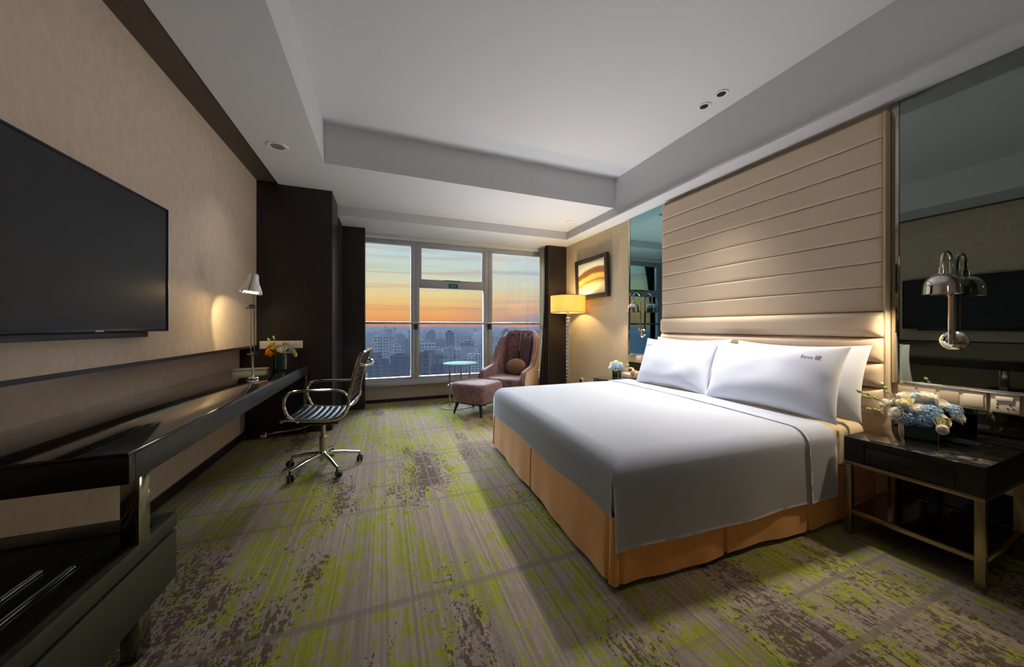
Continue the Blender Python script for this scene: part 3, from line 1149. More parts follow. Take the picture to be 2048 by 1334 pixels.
spot('desk_lamp_light', tuple(hm @ Vector((0, 0, 0.003))), (XPANEL, 3.66, 1.20), 34, (1.0, 0.80, 0.42), 70, 0.6, 0.02, t)
spot('desk_lamp_down', tuple(hm @ Vector((0, 0, 0.004))), (LX, LY, DZ), 1.2, WARM, 110, 0.6, 0.03, t)

# folder on the desk
t = thing('desk_folder', 'thin grey room folder lying at the far end of the desk beside the flowers', 'folder', (-1.22, 4.03, DZ), R(2))
part('cover', bx(-0.14, 0.14, -0.05, 0.05, 0.0, 0.004, 0.001), 'paperedge', t)
part('pages', bx(-0.135, 0.135, -0.046, 0.046, 0.0042, 0.008), 'plastic', t)
part('cover', bx(-0.14, 0.14, -0.05, 0.05, 0.0082, 0.010, 0.0005), 'paperedge', t)

# ------------------------------------------------------------------ flowers


def rose_bm(r, seed):
    rnd = random.Random(seed)
    bm = B()
    layers = [(0.16, 3, 1.0), (0.32, 3, 0.95), (0.48, 4, 0.85), (0.66, 5, 0.68), (0.85, 5, 0.50), (1.05, 6, 0.30)]
    for li, (rad, n, lift) in enumerate(layers):
        for k in range(n):
            a0 = 2 * PI * (k + 0.5 * (li % 2)) / n + rnd.uniform(-0.2, 0.2)
            span = 2 * PI / n * 1.35
            rows = 4
            g = []
            for j in range(rows + 1):
                v = j / rows
                row = []
                for i in range(6):
                    u = i / 5 - 0.5
                    a = a0 + u * span * (0.5 + 0.5 * math.sin(min(1, v * 1.2) * PI / 2))
                    rr = r * rad * (0.35 + 0.65 * v ** 0.7) * (1 + 0.12 * v * v * (1 if li > 1 else -0.6))
                    z = r * (-0.55 + v * (0.75 + 0.55 * lift)) * (1 - 0.35 * (2 * u) ** 2 * v) - (0.25 * r * v * v if li == 5 else 0)
                    row.append(bm.verts.new((rr * math.cos(a), rr * math.sin(a), z)))
                g.append(row)
            for j in range(rows):
                for i in range(5):
                    bm.faces.new((g[j][i], g[j][i + 1], g[j + 1][i + 1], g[j + 1][i]))
    return bm


def hyd_bm(r, seed, n=60):
    rnd = random.Random(seed)
    bm = B()
    for k in range(n):
        z = 1 - 1.45 * (k + 0.5) / n
        rr = math.sqrt(max(0, 1 - z * z))
        a = k * 2.39996
        c = Vector((rr * math.cos(a), rr * math.sin(a), z)) * r * rnd.uniform(0.9, 1.05)
        mt = aim(c, c) @ Matrix.Rotation(rnd.uniform(0, PI), 4, 'Z')
        s = r * 0.22
        for q in range(4):
            m2 = mt @ Matrix.Rotation(q * PI / 2, 4, 'Z')
            vs = [bm.verts.new(m2 @ Vector(p)) for p in ((0, 0, 0), (s * 0.6, -s * 0.55, s * 0.12), (s * 1.15, 0, s * 0.3), (s * 0.6, s * 0.55, s * 0.12))]
            bm.faces.new(vs)
    return bm


def leaf_bm(l, w):
    bm = B()
    g = []
    for j in range(7):
        v = j / 6
        ww = w * math.sin(PI * min(1, v * 0.95 + 0.04)) ** 0.8
        zc = -0.25 * l * v * v
        g.append([bm.verts.new((l * v, -ww, zc + 0.2 * ww)), bm.verts.new((l * v, 0, zc)), bm.verts.new((l * v, ww, zc + 0.2 * ww))])
    for j in range(6):
        for i in range(2):
            bm.faces.new((g[j][i], g[j][i + 1], g[j + 1][i + 1], g[j + 1][i]))
    return bm


def bud_bm(l):
    bm = B()
    lathe(bm, [(0, 0), (l * 0.22, l * 0.15), (l * 0.34, l * 0.45), (l * 0.24, l * 0.8), (0, l)], 10)
    return bm


def place(o, loc, direction=(0, 0, 1), roll=0.0):
    q = Vector(direction).to_track_quat('Z', 'Y')
    o.rotation_mode = 'QUATERNION'
    o.rotation_quaternion = q @ Matrix.Rotation(roll, 3, 'Z').to_quaternion()
    o.location = loc
    return o


def bouquet(loc, label, items, buds=(), leaves=10, seed=1, rad=0.1, group=None):
    """items: (kind material, x, y, z, radius) relative to the vase rim centre."""
    t = thing('flower_bouquet', label, 'flowers', loc, group=group)
    rnd = random.Random(seed)
    for i, (m, x, y, z, r) in enumerate(items):
        d = Vector((x, y, z * 0.7 + 0.04))
        if m == 'bluehyd':
            o = link_mesh('hydrangea', hyd_bm(r, seed * 31 + i), m, t, True)
        else:
            o = link_mesh('rose', rose_bm(r, seed * 17 + i), m, t, 60)
        place(o, (x, y, z), d, rnd.uniform(0, 6))
    for (p0, p1) in buds:
        bm = B()
        path = smooth_path([p0, (Vector(p0) + Vector(p1)) / 2 + Vector((0, 0, 0.012)), p1], 4)
        tube(bm, path, 0.0016, 5)
        st = link_mesh('bud_stem', bm, 'leaf', t, True)
        d = (Vector(p1) - Vector(p0)).normalized()
        for f_, l_ in ((1.0, 0.030), (0.78, 0.022), (0.58, 0.018)):
            b = link_mesh('bud', bud_bm(l_), 'budgreen', st, True)
            side = Vector((rnd.uniform(-1, 1), rnd.uniform(-1, 1), rnd.uniform(0, 1))) * (0.0 if f_ == 1 else 0.8)
            place(b, Vector(p0).lerp(Vector(p1), f_) + Vector((0, 0, 0.006 if f_ < 1 else 0)), d + side)
    for k in range(leaves):
        a = rnd.uniform(0, 2 * PI)
        el = rnd.uniform(-0.2, 0.9)
        o = link_mesh('leaf', leaf_bm(rnd.uniform(0.035, 0.06), rnd.uniform(0.010, 0.016)), 'leaf', t, True)
        o.rotation_euler = (0, -el, a)
        rr = rad * rnd.uniform(0.45, 0.9)
        o.location = (rr * math.cos(a), rr * math.sin(a), rnd.uniform(0.0, 0.05))
    # stems going down into the vase
    bm = B()
    for k in range(5):
        a = 2 * PI * k / 5
        tube(bm, [(0.02 * math.cos(a), 0.02 * math.sin(a), -0.06), (0.025 * math.cos(a + 1), 0.025 * math.sin(a + 1), 0.03)], 0.0025, 5)
    link_mesh('stem', bm, 'leaf', t, True)
    return t


def cube_vase(loc, s, h, rz, label, fill='water'):
    t = thing('glass_vase', label, 'vase', loc, rz)
    bm = B()
    w = 0.004
    a = s / 2
    box(bm, -a, a, -a, -a + w, 0.006, h)
    box(bm, -a, a, a - w, a, 0.006, h)
    box(bm, -a, -a + w, -a + w, a - w, 0.006, h)
    box(bm, a - w, a, -a + w, a - w, 0.006, h)
    box(bm, -a, a, -a, a, 0.0, 0.006)
    part('glass_wall', bm, 'vglass', t, False)
    part('filling', bx(-a + w + 0.001, a - w - 0.001, -a + w + 0.001, a - w - 0.001, 0.007, h * 0.86), fill, t)
    for (sx, sy) in ((1, 1), (1, -1), (-1, 1), (-1, -1)):  # chrome rods stand in for bright glints along the vase edges
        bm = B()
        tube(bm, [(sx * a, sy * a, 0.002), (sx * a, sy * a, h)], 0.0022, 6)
        part('edge_glint', bm, 'chrome', t, label='chrome rod imitating the glint on a glass edge')
    return t


# near nightstand flowers
VX, VY = 2.87, 0.955
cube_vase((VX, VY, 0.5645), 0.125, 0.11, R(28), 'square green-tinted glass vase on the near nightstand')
its = [('whiterose', 0.02, -0.03, 0.125, 0.036), ('whiterose', -0.02, 0.045, 0.115, 0.034), ('bluehyd', 0.04, 0.03, 0.09, 0.045), ('creamrose', -0.06, 0.03, 0.085, 0.034), ('whiterose', -0.115, 0.045, 0.02, 0.034), ('whiterose', -0.05, -0.02, 0.055, 0.032), ('whiterose', -0.02, 0.08, 0.075, 0.03), ('creamrose', 0.03, 0.0, 0.088, 0.036),
       ('whiterose', 0.045, -0.075, 0.085, 0.036), ('creamrose', -0.045, -0.10, 0.005, 0.036), ('whiterose', 0.06, -0.125, 0.025, 0.036),
       ('whiterose', -0.07, 0.11, 0.06, 0.03), ('whiterose', 0.09, 0.08, 0.04, 0.03),
       ('bluehyd', -0.075, 0.02, -0.004, 0.04), ('bluehyd', -0.03, -0.055, 0.035, 0.048), ('bluehyd', 0.02, -0.03, 0.05, 0.046), ('bluehyd', 0.05, -0.11, 0.055, 0.036),
       ('bluehyd', 0.0, 0.05, 0.045, 0.045), ('bluehyd', -0.05, -0.035, -0.002, 0.04), ('bluehyd', 0.07, 0.02, 0.03, 0.05), ('whiterose', -0.085, -0.115, -0.03, 0.024)]
bouquet((VX, VY, 0.5645 + 0.118), 'full bouquet of white roses and blue hydrangea in the near nightstand vase', its,
        [((-0.09, 0.06, 0.03), (-0.17, 0.17, 0.12)), ((-0.06, 0.07, 0.06), (-0.06, 0.12, 0.16)), ((-0.10, 0.07, 0.0), (-0.19, 0.12, 0.03)), ((-0.06, 0.08, 0.05), (-0.13, 0.16, 0.09))],
        16, 5, 0.13)

# ------------------------------------------------------------------ nightstands


def nightstand(x0, x1, y0, y1, label, rz=0.0):
    t = thing('nightstand', label, 'nightstand', ((x0 + x1) / 2, (y0 + y1) / 2, 0), rz)
    a, b = (x1 - x0) / 2, (y1 - y0) / 2
    H = 0.564
    part('top', bx(-a, a, -b, b, H - 0.006, H, 0.0015), 'deskglass', t)
    bm = B()
    z0, z1 = 0.425, H - 0.0062
    box(bm, -a, a, -b, -b + 0.085, z0, z1)
    box(bm, -a, a, b - 0.085, b, z0, z1)
    box(bm, -a, a, -b + 0.085, b - 0.085, z1 - 0.018, z1)
    box(bm, -a, a, -b + 0.085, b - 0.085, z0, z0 + 0.008)
    box(bm, a - 0.02, a, -b + 0.085, b - 0.085, z0 + 0.008, z1 - 0.018)
    part('body', bm, 'wood2', t, False)
    d = part('drawer', bx(-a + 0.003, a - 0.03, -b + 0.087, b - 0.087, z0 + 0.009, z1 - 0.038, 0.001), 'wood2', t)
    part('finger_pull', bx(-a + 0.006, -a + 0.03, -b + 0.087, b - 0.087, z1 - 0.0375, z1 - 0.0185), 'hole', d)
    fr = B()
    box(fr, -a, a, -b, b, 0.405, 0.4245, 0.002)
    part('top_rail', fr, 'brass', t)
    s = 0.032
    for (sx, sy) in ((-1, -1), (-1, 1), (1, -1), (1, 1)):
        part('leg', bx(sx * a, sx * (a - s), sy * b, sy * (b - s), 0.0, 0.4045, 0.002), 'brass', t)
    bm = B()
    for sy in (-1, 1):
        box(bm, -a + s, a - s, sy * b, sy * (b - 0.02), 0.125, 0.150, 0.002)
    for sx in (-1, 1):
        box(bm, sx * a, sx * (a - 0.02), -b + s, b - s, 0.125, 0.150, 0.002)
    part('lower_rail', bm, 'brass', t)
    part('shelf', bx(-a + 0.021, a - 0.021, -b + 0.021, b - 0.021, 0.135, 0.150), 'deskglass', t)
    return t


nightstand(2.525, 3.075, 0.645, 1.135, 'near nightstand, black with bronze metal frame and a shelf, right of the bed', R(1.5))
nightstand(2.525, 3.08, 3.27, 3.64, 'far nightstand mostly hidden behind the bed, black top showing')

# far nightstand: vase, flowers and telephone
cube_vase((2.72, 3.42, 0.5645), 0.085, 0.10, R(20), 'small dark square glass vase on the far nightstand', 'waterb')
its = [('whiterose', -0.07, 0.03, 0.03, 0.03), ('whiterose', 0.0, 0.02, 0.095, 0.03), ('creamrose', 0.03, -0.03, 0.075, 0.03), ('whiterose', 0.07, -0.01, 0.02, 0.03),
       ('creamrose', -0.03, 0.06, 0.07, 0.028), ('whiterose', 0.01, 0.08, 0.05, 0.026), ('bluehyd', -0.04, -0.02, 0.04, 0.045), ('bluehyd', 0.03, -0.05, 0.03, 0.04),
       ('bluehyd', 0.0, 0.04, 0.045, 0.04), ('whiterose', 0.05, 0.05, 0.06, 0.026), ('whiterose', -0.06, -0.05, 0.01, 0.022)]
bouquet((2.72, 3.42, 0.5645 + 0.105), 'small bouquet of white and blue flowers on the far nightstand', its, [((0.0, -0.05, 0.05), (0.09, -0.08, 0.06))], 12, 9, 0.1)
t = thing('telephone', 'beige desk telephone on the far nightstand behind the pillow', 'telephone', (2.93, 3.40, 0.5645), R(-20))
bm = B()
g = bx(-0.09, 0.09, -0.10, 0.10, 0.0, 0.05, 0.012)
for v in g.verts:
    if v.co.x > 0 and v.co.z > 0.02:
        v.co.z += 0.03
part('body', g, 'phone', t)
bm = B()
tube(bm, smooth_path([(-0.02, -0.10, 0.085), (0.0, -0.05, 0.11), (0.0, 0.05, 0.11), (-0.02, 0.10, 0.085)], 6), 0.014, 10)
for s in (-1, 1):
    disc(bm, 0.026, -0.02, 0.012, 16, Matrix.Translation((-0.02, s * 0.095, 0.082)))
part('handset', bm, 'phone', t)
bm = B()
for i in range(3):
    for j in range(4):
        box(bm, -0.075 + 0.018 * j, -0.063 + 0.018 * j, -0.03 + 0.022 * i, -0.015 + 0.022 * i, 0.05, 0.055)
part('keypad', bm, 'plastic', t)

# desk flowers
cx_, cy_ = -0.945, 3.92
t = thing('glass_vase', 'clear cylindrical glass vase on the far end of the desk', 'vase', (cx_, cy_, DZ))
bm = B()
lathe(bm, [(0, 0), (0.068, 0), (0.070, 0.004), (0.070, 0.155), (0.066, 0.155), (0.066, 0.006), (0, 0.006)], 36)
part('glass_wall', bm, 'vglass', t)
bm = B()
lathe(bm, [(0, 0.007), (0.062, 0.007), (0.062, 0.135), (0, 0.135)], 30)
part('filling', bm, 'waterb', t)
its = [('orangerose', -0.10, -0.01, 0.01, 0.036), ('orangerose', -0.06, -0.05, 0.0, 0.034), ('yellowrose', -0.03, -0.03, 0.05, 0.038), ('orangerose', -0.11, 0.02, 0.045, 0.026),
       ('yellowrose', -0.08, 0.02, 0.075, 0.03), ('whiterose', 0.02, -0.06, 0.03, 0.032), ('yellowrose', 0.05, -0.02, 0.075, 0.036), ('bluehyd', 0.06, -0.03, 0.035, 0.045),
       ('creamrose', 0.05, -0.07, 0.03, 0.034), ('yellowrose', 0.105, -0.02, 0.01, 0.034), ('creamrose', 0.12, 0.0, -0.02, 0.026), ('whiterose', 0.0, 0.04, 0.07, 0.03),
       ('bluehyd', 0.0, 0.02, 0.03, 0.05), ('orangerose', -0.02, 0.06, 0.04, 0.03)]
bouquet((cx_, cy_, DZ + 0.165), 'bouquet of apricot and yellow roses on the far end of the desk', its, [((-0.05, 0, 0.06), (-0.06, 0.0, 0.14)), ((-0.08, 0, 0.06), (-0.10, 0.0, 0.12))], 16, 3, 0.13)

# ------------------------------------------------------------------ bed
BROT = R(-2.0)
bed = thing('bed', 'king-size bed with amber fabric skirt against the cream headboard', 'bed', (0.97, 1.245, 0), BROT)
LN, WD = 1.985, 1.94          # length along local x from foot to head, width along local y
part('mattress', bx(0.03, LN, 0.03, WD - 0.03, 0.30, 0.575, 0.05, 4), 'sheet', bed)
part('bed_base', bx(0.03, LN, 0.03, WD - 0.03, 0.06, 0.298, 0.01), 'skirt', bed)


def skirt_bm():
    """One ribbon of cloth round foot and both sides, pleated at corners and mid-spans, bottom kicked out a little."""
    path = []
    corners = [(LN, 0.0), (0.0, 0.0), (0.0, WD), (LN, WD)]
    pleats = {0: [0.335, 0.66], 1: [0.5], 2: [0.5]}
    for s in range(3):
        a, b = Vector(corners[s]), Vector(corners[s + 1])
        L = (b - a).length
        d = (b - a) / L
        nrm = Vector((d.y, -d.x)) * 1.0
        # outward normal
        if s == 0:
            nrm = Vector((0, -1))
        elif s == 1:
            nrm = Vector((-1, 0))
        else:
            nrm = Vector((0, 1))
        n = 120
        for i in range(n + 1):
            u = i / n
            p = a + d * (L * u)
            inn = 0.0
            for q in pleats[s]:
                e = abs(u - q) * L
                if e < 0.014:
                    inn = max(inn, 0.035 * (1 - e / 0.014))
            for q in (0.0, 1.0):
                if (s == 0 and q == 0) or (s == 2 and q == 1):
                    continue
                e = abs(u - q) * L
                if 0.02 < e < 0.045:
                    inn = max(inn, 0.016)
            path.append((p, nrm, inn, u * L + s * 3))
    rows = 8
    bm = B()
    g = []
    for j in range(rows + 1):
        v = j / rows
        z = 0.34 - v * 0.31
        row = []
        for (p, nrm, inn, s_) in path:
            w = 0.004 * math.sin(s_ * 9 + 1.2) * v + 0.003 * math.sin(s_ * 23) * v
            off = 0.010 * v + w - inn * (0.35 + 0.65 * v)
            zz = z + (0.006 * math.sin(s_ * 7) * v)
            row.append(bm.verts.new((p.x + nrm.x * off, p.y + nrm.y * off, zz)))
        g.append(row)
    for j in range(rows):
        for i in range(len(path) - 1):
            bm.faces.new((g[j][i], g[j + 1][i], g[j + 1][i + 1], g[j][i + 1]))
    bmesh.ops.remove_doubles(bm, verts=bm.verts, dist=0.0005)
    bmesh.ops.solidify(bm, geom=list(bm.faces), thickness=0.003)
    return bm


part('bed_skirt', skirt_bm(), 'skirt', bed, 40)
for (fx, fy) in ((0.06, 0.04), (1.0, 0.04), (0.06, WD - 0.07), (1.0, WD - 0.07), (LN - 0.08, 0.06), (LN - 0.08, WD - 0.07)):
    bm = B()
    disc(bm, 0.025, 0.0, 0.06, 16, Matrix.Translation((fx, fy, 0)))
    part('foot', bm, 'foot', bed)


def drape(a, r, slope=0.0):
    """Arc-length a (negative past the edge) -> (offset inwards from the edge, drop)."""
    if a >= r * PI / 2 * 0.5:
        pass
    s = r * PI / 2
    if a >= 0:
        return a + r, 0.0
    if a > -s:
        th = -a / r
        return r - r * math.sin(th), r - r * math.cos(th)
    e = -a - s
    return -e * slope, r + e


def duvet_bm(x0, x1, dfoot, dside, ztop, grow, rad, amp, seed, foot=True, na=70, nb=110):
    bm = B()
    s = rad * PI / 2
    ea = (-s - dfoot) if foot else 0.0
    A = []
    L = x1 - x0
    if foot:
        A = [ea + (0 - ea) * (i / 22) for i in range(22)]
    A += [L * (i / na) for i in range(na + 1)]
    W = WD + 2 * grow - 2 * rad
    eb = -s - dside
    Bv = [eb + (0 - eb) * i / 26 for i in range(26)] + [W * i / nb for i in range(nb + 1)] + [W + (-eb) * i / 20 for i in range(1, 21)]
    g = {}
    for i, a in enumerate(A):
        for j, b in enumerate(Bv):
            if foot:
                px, dz1 = drape(a, rad, 0.0)
                px = x0 + px
                if a >= 0:
                    px = x0 + rad + a * (L - rad) / L
            else:
                px, dz1 = x0 + a, 0.0
            if b < 0:
                py, dz2 = drape(b, rad, 0.055)
                py = -grow + py
            elif b > W:
                py, dz2 = drape(W - b, rad, 0.02)
                py = WD + grow - py
            else:
                py, dz2 = -grow + rad + b, 0.0
            corner = foot and a < -s * 0.999 and (b < -s * 0.6 or b > W + s * 0.6)
            if corner:
                continue
            crown = 0.018 * math.sin(PI * min(1, max(0, (py / WD)))) ** 0.7 if 0 < py < WD else 0
            crown *= min(1, max(0, (px - x0) / 0.35)) if foot else 1
            z = ztop + crown - (dz1 ** 3 + dz2 ** 3) ** (1 / 3.0)
            w = noise.noise(Vector((px * 2.3 + seed, py * 2.1, seed))) * amp
            hang = max(0, (dz2 - rad)) / 0.4
            if dz2 > rad and b < 0:
                py += 0.010 * math.sin(px * 5.0 + 1) * hang + 0.005 * math.sin(px * 13) * hang
            if foot and dz1 > rad:
                h2 = (dz1 - rad) / 0.3
                px += 0.006 * math.sin(py * 6) * h2
            g[(i, j)] = bm.verts.new((px, py, z + w * (1 if dz1 + dz2 == 0 else 0.2)))
    for i in range(len(A) - 1):
        for j in range(len(Bv) - 1):
            k = [(i, j), (i + 1, j), (i + 1, j + 1), (i, j + 1)]
            if all(q in g for q in k):
                bm.faces.new([g[q] for q in k])
    bmesh.ops.solidify(bm, geom=list(bm.faces), thickness=-0.004)
    bmesh.ops.recalc_face_normals(bm, faces=bm.faces)
    return bm


duv = thing('duvet', 'white duvet spread smoothly over the bed and hanging down its sides', 'duvet', (0.97, 1.245, 0), BROT)
FOLDX = 1.315
part('cover', duvet_bm(-0.005, FOLDX + 0.21, 0.175, 0.315, 0.600, 0.012, 0.095, 0.006, 3.1), 'linen', duv, 60)
part('turned_down_cuff', duvet_bm(FOLDX, FOLDX + 0.245, 0.0, 0.315, 0.608, 0.024, 0.100, 0.004, 5.2, foot=False, na=16), 'linen', duv, 60)


def pillow_bm(w, h, t, seed, pinch=0.10, n=34):
    """Pillow in the local xz plane (x width, z height), y thickness."""
    bm = B()
    for side in (1, -1):
        g = []
        for j in range(n + 1):
            v = -1 + 2 * j / n
            v = math.sin(v * PI / 2)
            row = []
            for i in range(n + 1):
                u = math.sin((-1 + 2 * i / n) * PI / 2)
                x = w / 2 * u * (1 - pinch * (1 - abs(v) ** 2.0) * abs(u) ** 3 * 0.6)
                z = h / 2 * v * (1 - pinch * (1 - abs(u) ** 2.0) * abs(v) ** 3 * 1.2)
                th = (max(0, 1 - abs(u) ** 2.6) ** 0.55) * (max(0, 1 - abs(v) ** 2.2) ** 0.6)
                nz = noise.noise(Vector((u * 2.2 + seed, v * 2.0, side * 3 + seed))) * 0.010 * th
                y = side * (t / 2 * th + nz)
                row.append(bm.verts.new((x, y, z)))
            g.append(row)
        for j in range(n):
            for i in range(n):
                q = (g[j][i], g[j][i + 1], g[j + 1][i + 1], g[j + 1][i])
                bm.faces.new(q if side < 0 else q[::-1])
    bmesh.ops.remove_doubles(bm, verts=bm.verts, dist=0.0004)
    bmesh.ops.recalc_face_normals(bm, faces=bm.faces)
    return bm


def pillow(y, x, z, lean, w, h, t, label, seed, yaw=0.0, group=None, text=None):
    o = link_mesh('pillow', pillow_bm(w, h, t, seed), 'pillow', None, True)
    # local x -> room -y (so that it reads from the bed's foot), local -y faces the foot
    o.matrix_world = Matrix.Translation((x, y, z)) @ Matrix.Rotation(-PI / 2 + yaw, 4, 'Z') @ Matrix.Rotation(-lean, 4, 'X')
    tag(o, label, 'pillow', group)
    if text:
        body, tx, tz, size = text
        cu = bpy.data.curves.new('embroidery', 'FONT')
        cu.body = body
        cu.size = size
        cu.extrude = 0.0
        cu.resolution_u = 2
        tmp = bpy.data.objects.new('tmp', cu)
        COL.objects.link(tmp)
        dg = bpy.context.evaluated_depsgraph_get()
        me = bpy.data.meshes.new_from_object(tmp.evaluated_get(dg))
        bpy.data.objects.remove(tmp)
        bm = B()
        bm.from_mesh(me)
        bmesh.ops.subdivide_edges(bm, edges=[e for e in bm.edges if e.calc_length() > 0.004], cuts=1)
        sb = B()
        sb.from_mesh(o.data)
        tree = BVHTree.FromBMesh(sb)
        for v in bm.verts:
            px, pz = tx + v.co.x, tz + v.co.y
            hit = tree.ray_cast(Vector((px, -1, pz)), Vector((0, 1, 0)))
            yy = hit[0].y if hit[0] is not None else 0
            v.co = Vector((px, yy - 0.0015, pz))
        sb.free()
        link_mesh('embroidered_text', bm, 'text', o)
    return o


# back pair upright against the headboard, front pair leaning on them
pillow(1.585, 2.835, 0.842, R(14), 0.86, 0.50, 0.15, 'white back pillow behind the near front pillow, its edge showing by the nightstand', 1.0)
pillow(2.50, 2.835, 0.850, R(14), 0.86, 0.50, 0.15, 'white back pillow mostly hidden behind the far front pillow', 2.0)
pillow(1.615, 2.625, 0.842, R(20), 0.87, 0.50, 0.18, 'near front white pillow with small grey lettering at its top corner', 3.0, R(2), text=('Firm 硬', 0.215, 0.135, 0.034))
pillow(2.462, 2.625, 0.845, R(20), 0.82, 0.50, 0.18, 'far front white pillow leaning beside the far nightstand', 4.0, R(2), text=('Soft 软', -0.36, 0.150, 0.030))

# ------------------------------------------------------------------ floor lamp
FX, FY = 2.79, 4.72
t = thing('floor_lamp', 'floor lamp with a lit yellow drum shade and mirrored pole beneath the painting', 'floor lamp', (FX, FY, 0), world=True)
bm = B()
lathe(bm, [(0, 0), (0.15, 0), (0.15, 0.02), (0.03, 0.03), (0, 0.03)], 36, Matrix.Translation((FX, FY, 0)))
part('base', bm, 'chrome', t)
bm = B()
z_ = 0.03
k = 0
while z_ < 1.36:
    box(bm, FX - 0.024, FX + 0.024, FY - 0.024, FY + 0.024, z_, z_ + 0.055, 0.006)
    z_ += 0.058
    k += 1
part('pole', bm, 'chrome', t)
bm = B()
rs = 0.278
lathe(bm, [(rs, 1.430), (rs, 1.700), (rs - 0.003, 1.700), (rs - 0.003, 1.430), (rs, 1.430)], 64, Matrix.Translation((FX, FY, 0)))
shd = part('lamp_shade', bm, 'lampshade', t, 40)
bm = B()
for zr in (1.430, 1.700):
    lathe(bm, [(rs + 0.001, zr - 0.004), (rs + 0.001, zr + 0.004), (rs - 0.006, zr + 0.004), (rs - 0.006, zr - 0.004), (rs + 0.001, zr - 0.004)], 64, Matrix.Translation((FX, FY, 0)))
for k in range(3):
    a = 2 * PI * k / 3
    tube(bm, [(FX, FY, 1.45), (FX + (rs - 0.005) * math.cos(a), FY + (rs - 0.005) * math.sin(a), 1.434)], 0.003, 6)
part('shade_ring', bm, 'steel', shd)
bm = B()
tube(bm, [(FX, FY, 1.385), (FX, FY, 1.50)], 0.016, 12)
part('lamp_holder', bm, 'steel', t)
bm = B()
bmesh.ops.create_uvsphere(bm, u_segments=16, v_segments=10, radius=0.034, matrix=Matrix.Translation((FX, FY, 1.54)))
part('bulb', bm, 'bulb', t)
point('floor_lamp_light', (FX, FY, 1.60), 26, (1.0, 0.76, 0.38), 0.05, t)

bm = B()
tube(bm, smooth_path([(FX - 0.14, FY + 0.02, 0.006), (2.3, 5.3, 0.005), (1.5, 5.3, 0.005), (0.95, 5.3, 0.005), (0.80, 5.05, 0.005), (0.86, 4.85, 0.005), (1.05, 4.80, 0.005), (1.35, 4.98, 0.005), (1.6, 5.45, 0.005)], 8), 0.004, 6)
part('power_cord', bm, 'black', t)

# ------------------------------------------------------------------ glass side table
t = thing('side_table', 'small round side table with a pale green glass top by the window', 'side table', (1.13, 5.17, 0))
bm = B()
lathe(bm, [(0, 0.628), (0.262, 0.628), (0.268, 0.632), (0.268, 0.636), (0.262, 0.640), (0, 0.640)], 56)
part('table_top', bm, 'tabletop', t)
for a in (R(200), R(-55), R(75)):
    bm = B()
    c, s = math.cos(a), math.sin(a)
    tube(bm, [(0.19 * c, 0.19 * s, 0.0), (0.19 * c, 0.19 * s, 0.627)], 0.014, 12)
    part('leg', bm, 'steel', t)
bm = B()
tube(bm, [(0.19 * math.cos(a), 0.19 * math.sin(a), 0.30) for a in [2 * PI * k / 40 for k in range(40)]], 0.006, 8, closed=True)
part('ring_brace', bm, 'steel', t)

# ------------------------------------------------------------------ wing armchair (local: faces -y)
CH = thing('armchair', 'high-backed plum velvet armchair with tan outer shell by the window', 'armchair', (1.90, 4.93, 0), -math.atan2(0.72, 0.69))


def shell_bm(off, zlow, drop=0.0, inner=False, thick=0.03):
    """U-shaped shell: u from the right arm's front round the back to the left arm's front."""
    bm = B()
    n, rows = 72, 18
    g = []
    hw = 0.385 - off
    yb = 0.30 - off
    yf = -0.40
    rc = 0.24 - off * 0.5
    # plan path
    pts = []
    segs = [('l', (hw, yf), (hw, yb - rc)), ('a', (hw - rc, yb - rc), rc, 0, PI / 2), ('l', (hw - rc, yb), (-hw + rc, yb)),
            ('a', (-hw + rc, yb - rc), rc, PI / 2, PI), ('l', (-hw, yb - rc), (-hw, yf))]
    for s in segs:
        if s[0] == 'l':
            a, b = Vector(s[1]), Vector(s[2])
            m = 14
            for k in range(m):
                pts.append(a.lerp(b, k / m))
        else:
            m = 14
            for k in range(m):
                an = s[3] + (s[4] - s[3]) * k / m
                pts.append(Vector((s[1][0] + s[2] * math.cos(an), s[1][1] + s[2] * math.sin(an))))
    pts.append(Vector((-hw, yf)))
    N = len(pts) - 1
    for i, p in enumerate(pts):
        # 1 at the back, 0 at the arm fronts
        tt = (p.y - yf) / (yb - yf)
        k = max(0.0, min(1.0, (tt - 0.50) / 0.42))
        k = k * k * (3 - 2 * k)
        arm = 0.53 + 0.07 * min(1, tt / 0.5)
        if tt < 0.12:
            arm -= 0.10 * (1 - tt / 0.12) ** 2
        ht = arm * (1 - k) + 1.13 * k
        if abs(p.x) > 0.20 and k > 0.9:
            ht -= 0.09 * ((abs(p.x) - 0.20) / 0.16) ** 2
        ht -= drop
        col = []
        for j in range(rows + 1):
            v = j / rows
            z = zlow + (ht - zlow) * v
            lean = max(0, (z - 0.35)) ** 1.1 * 0.24 * max(0, min(1, (tt - 0.3) / 0.6))
            nar = 1 - 0.06 * max(0, (z - 0.6)) * k
            yy = p.y + lean - 0.03 * (1 - min(1, z / 0.4)) * tt
            col.append(bm.verts.new((p.x * nar * (1 + 0.03 * math.sin(v * PI)), yy, z)))
        g.append(col)
    for i in range(N):
        for j in range(rows):
            bm.faces.new((g[i][j], g[i + 1][j], g[i + 1][j + 1], g[i][j + 1]))
    bmesh.ops.recalc_face_normals(bm, faces=bm.faces)
    # outward orientation
    f0 = max(bm.faces, key=lambda f: f.calc_center_median().y)
    if f0.normal.y < 0:
        bmesh.ops.reverse_faces(bm, faces=list(bm.faces))
    bmesh.ops.solidify(bm, geom=list(bm.faces), thickness=thick)
    bmesh.ops.recalc_face_normals(bm, faces=bm.faces)
    return bm


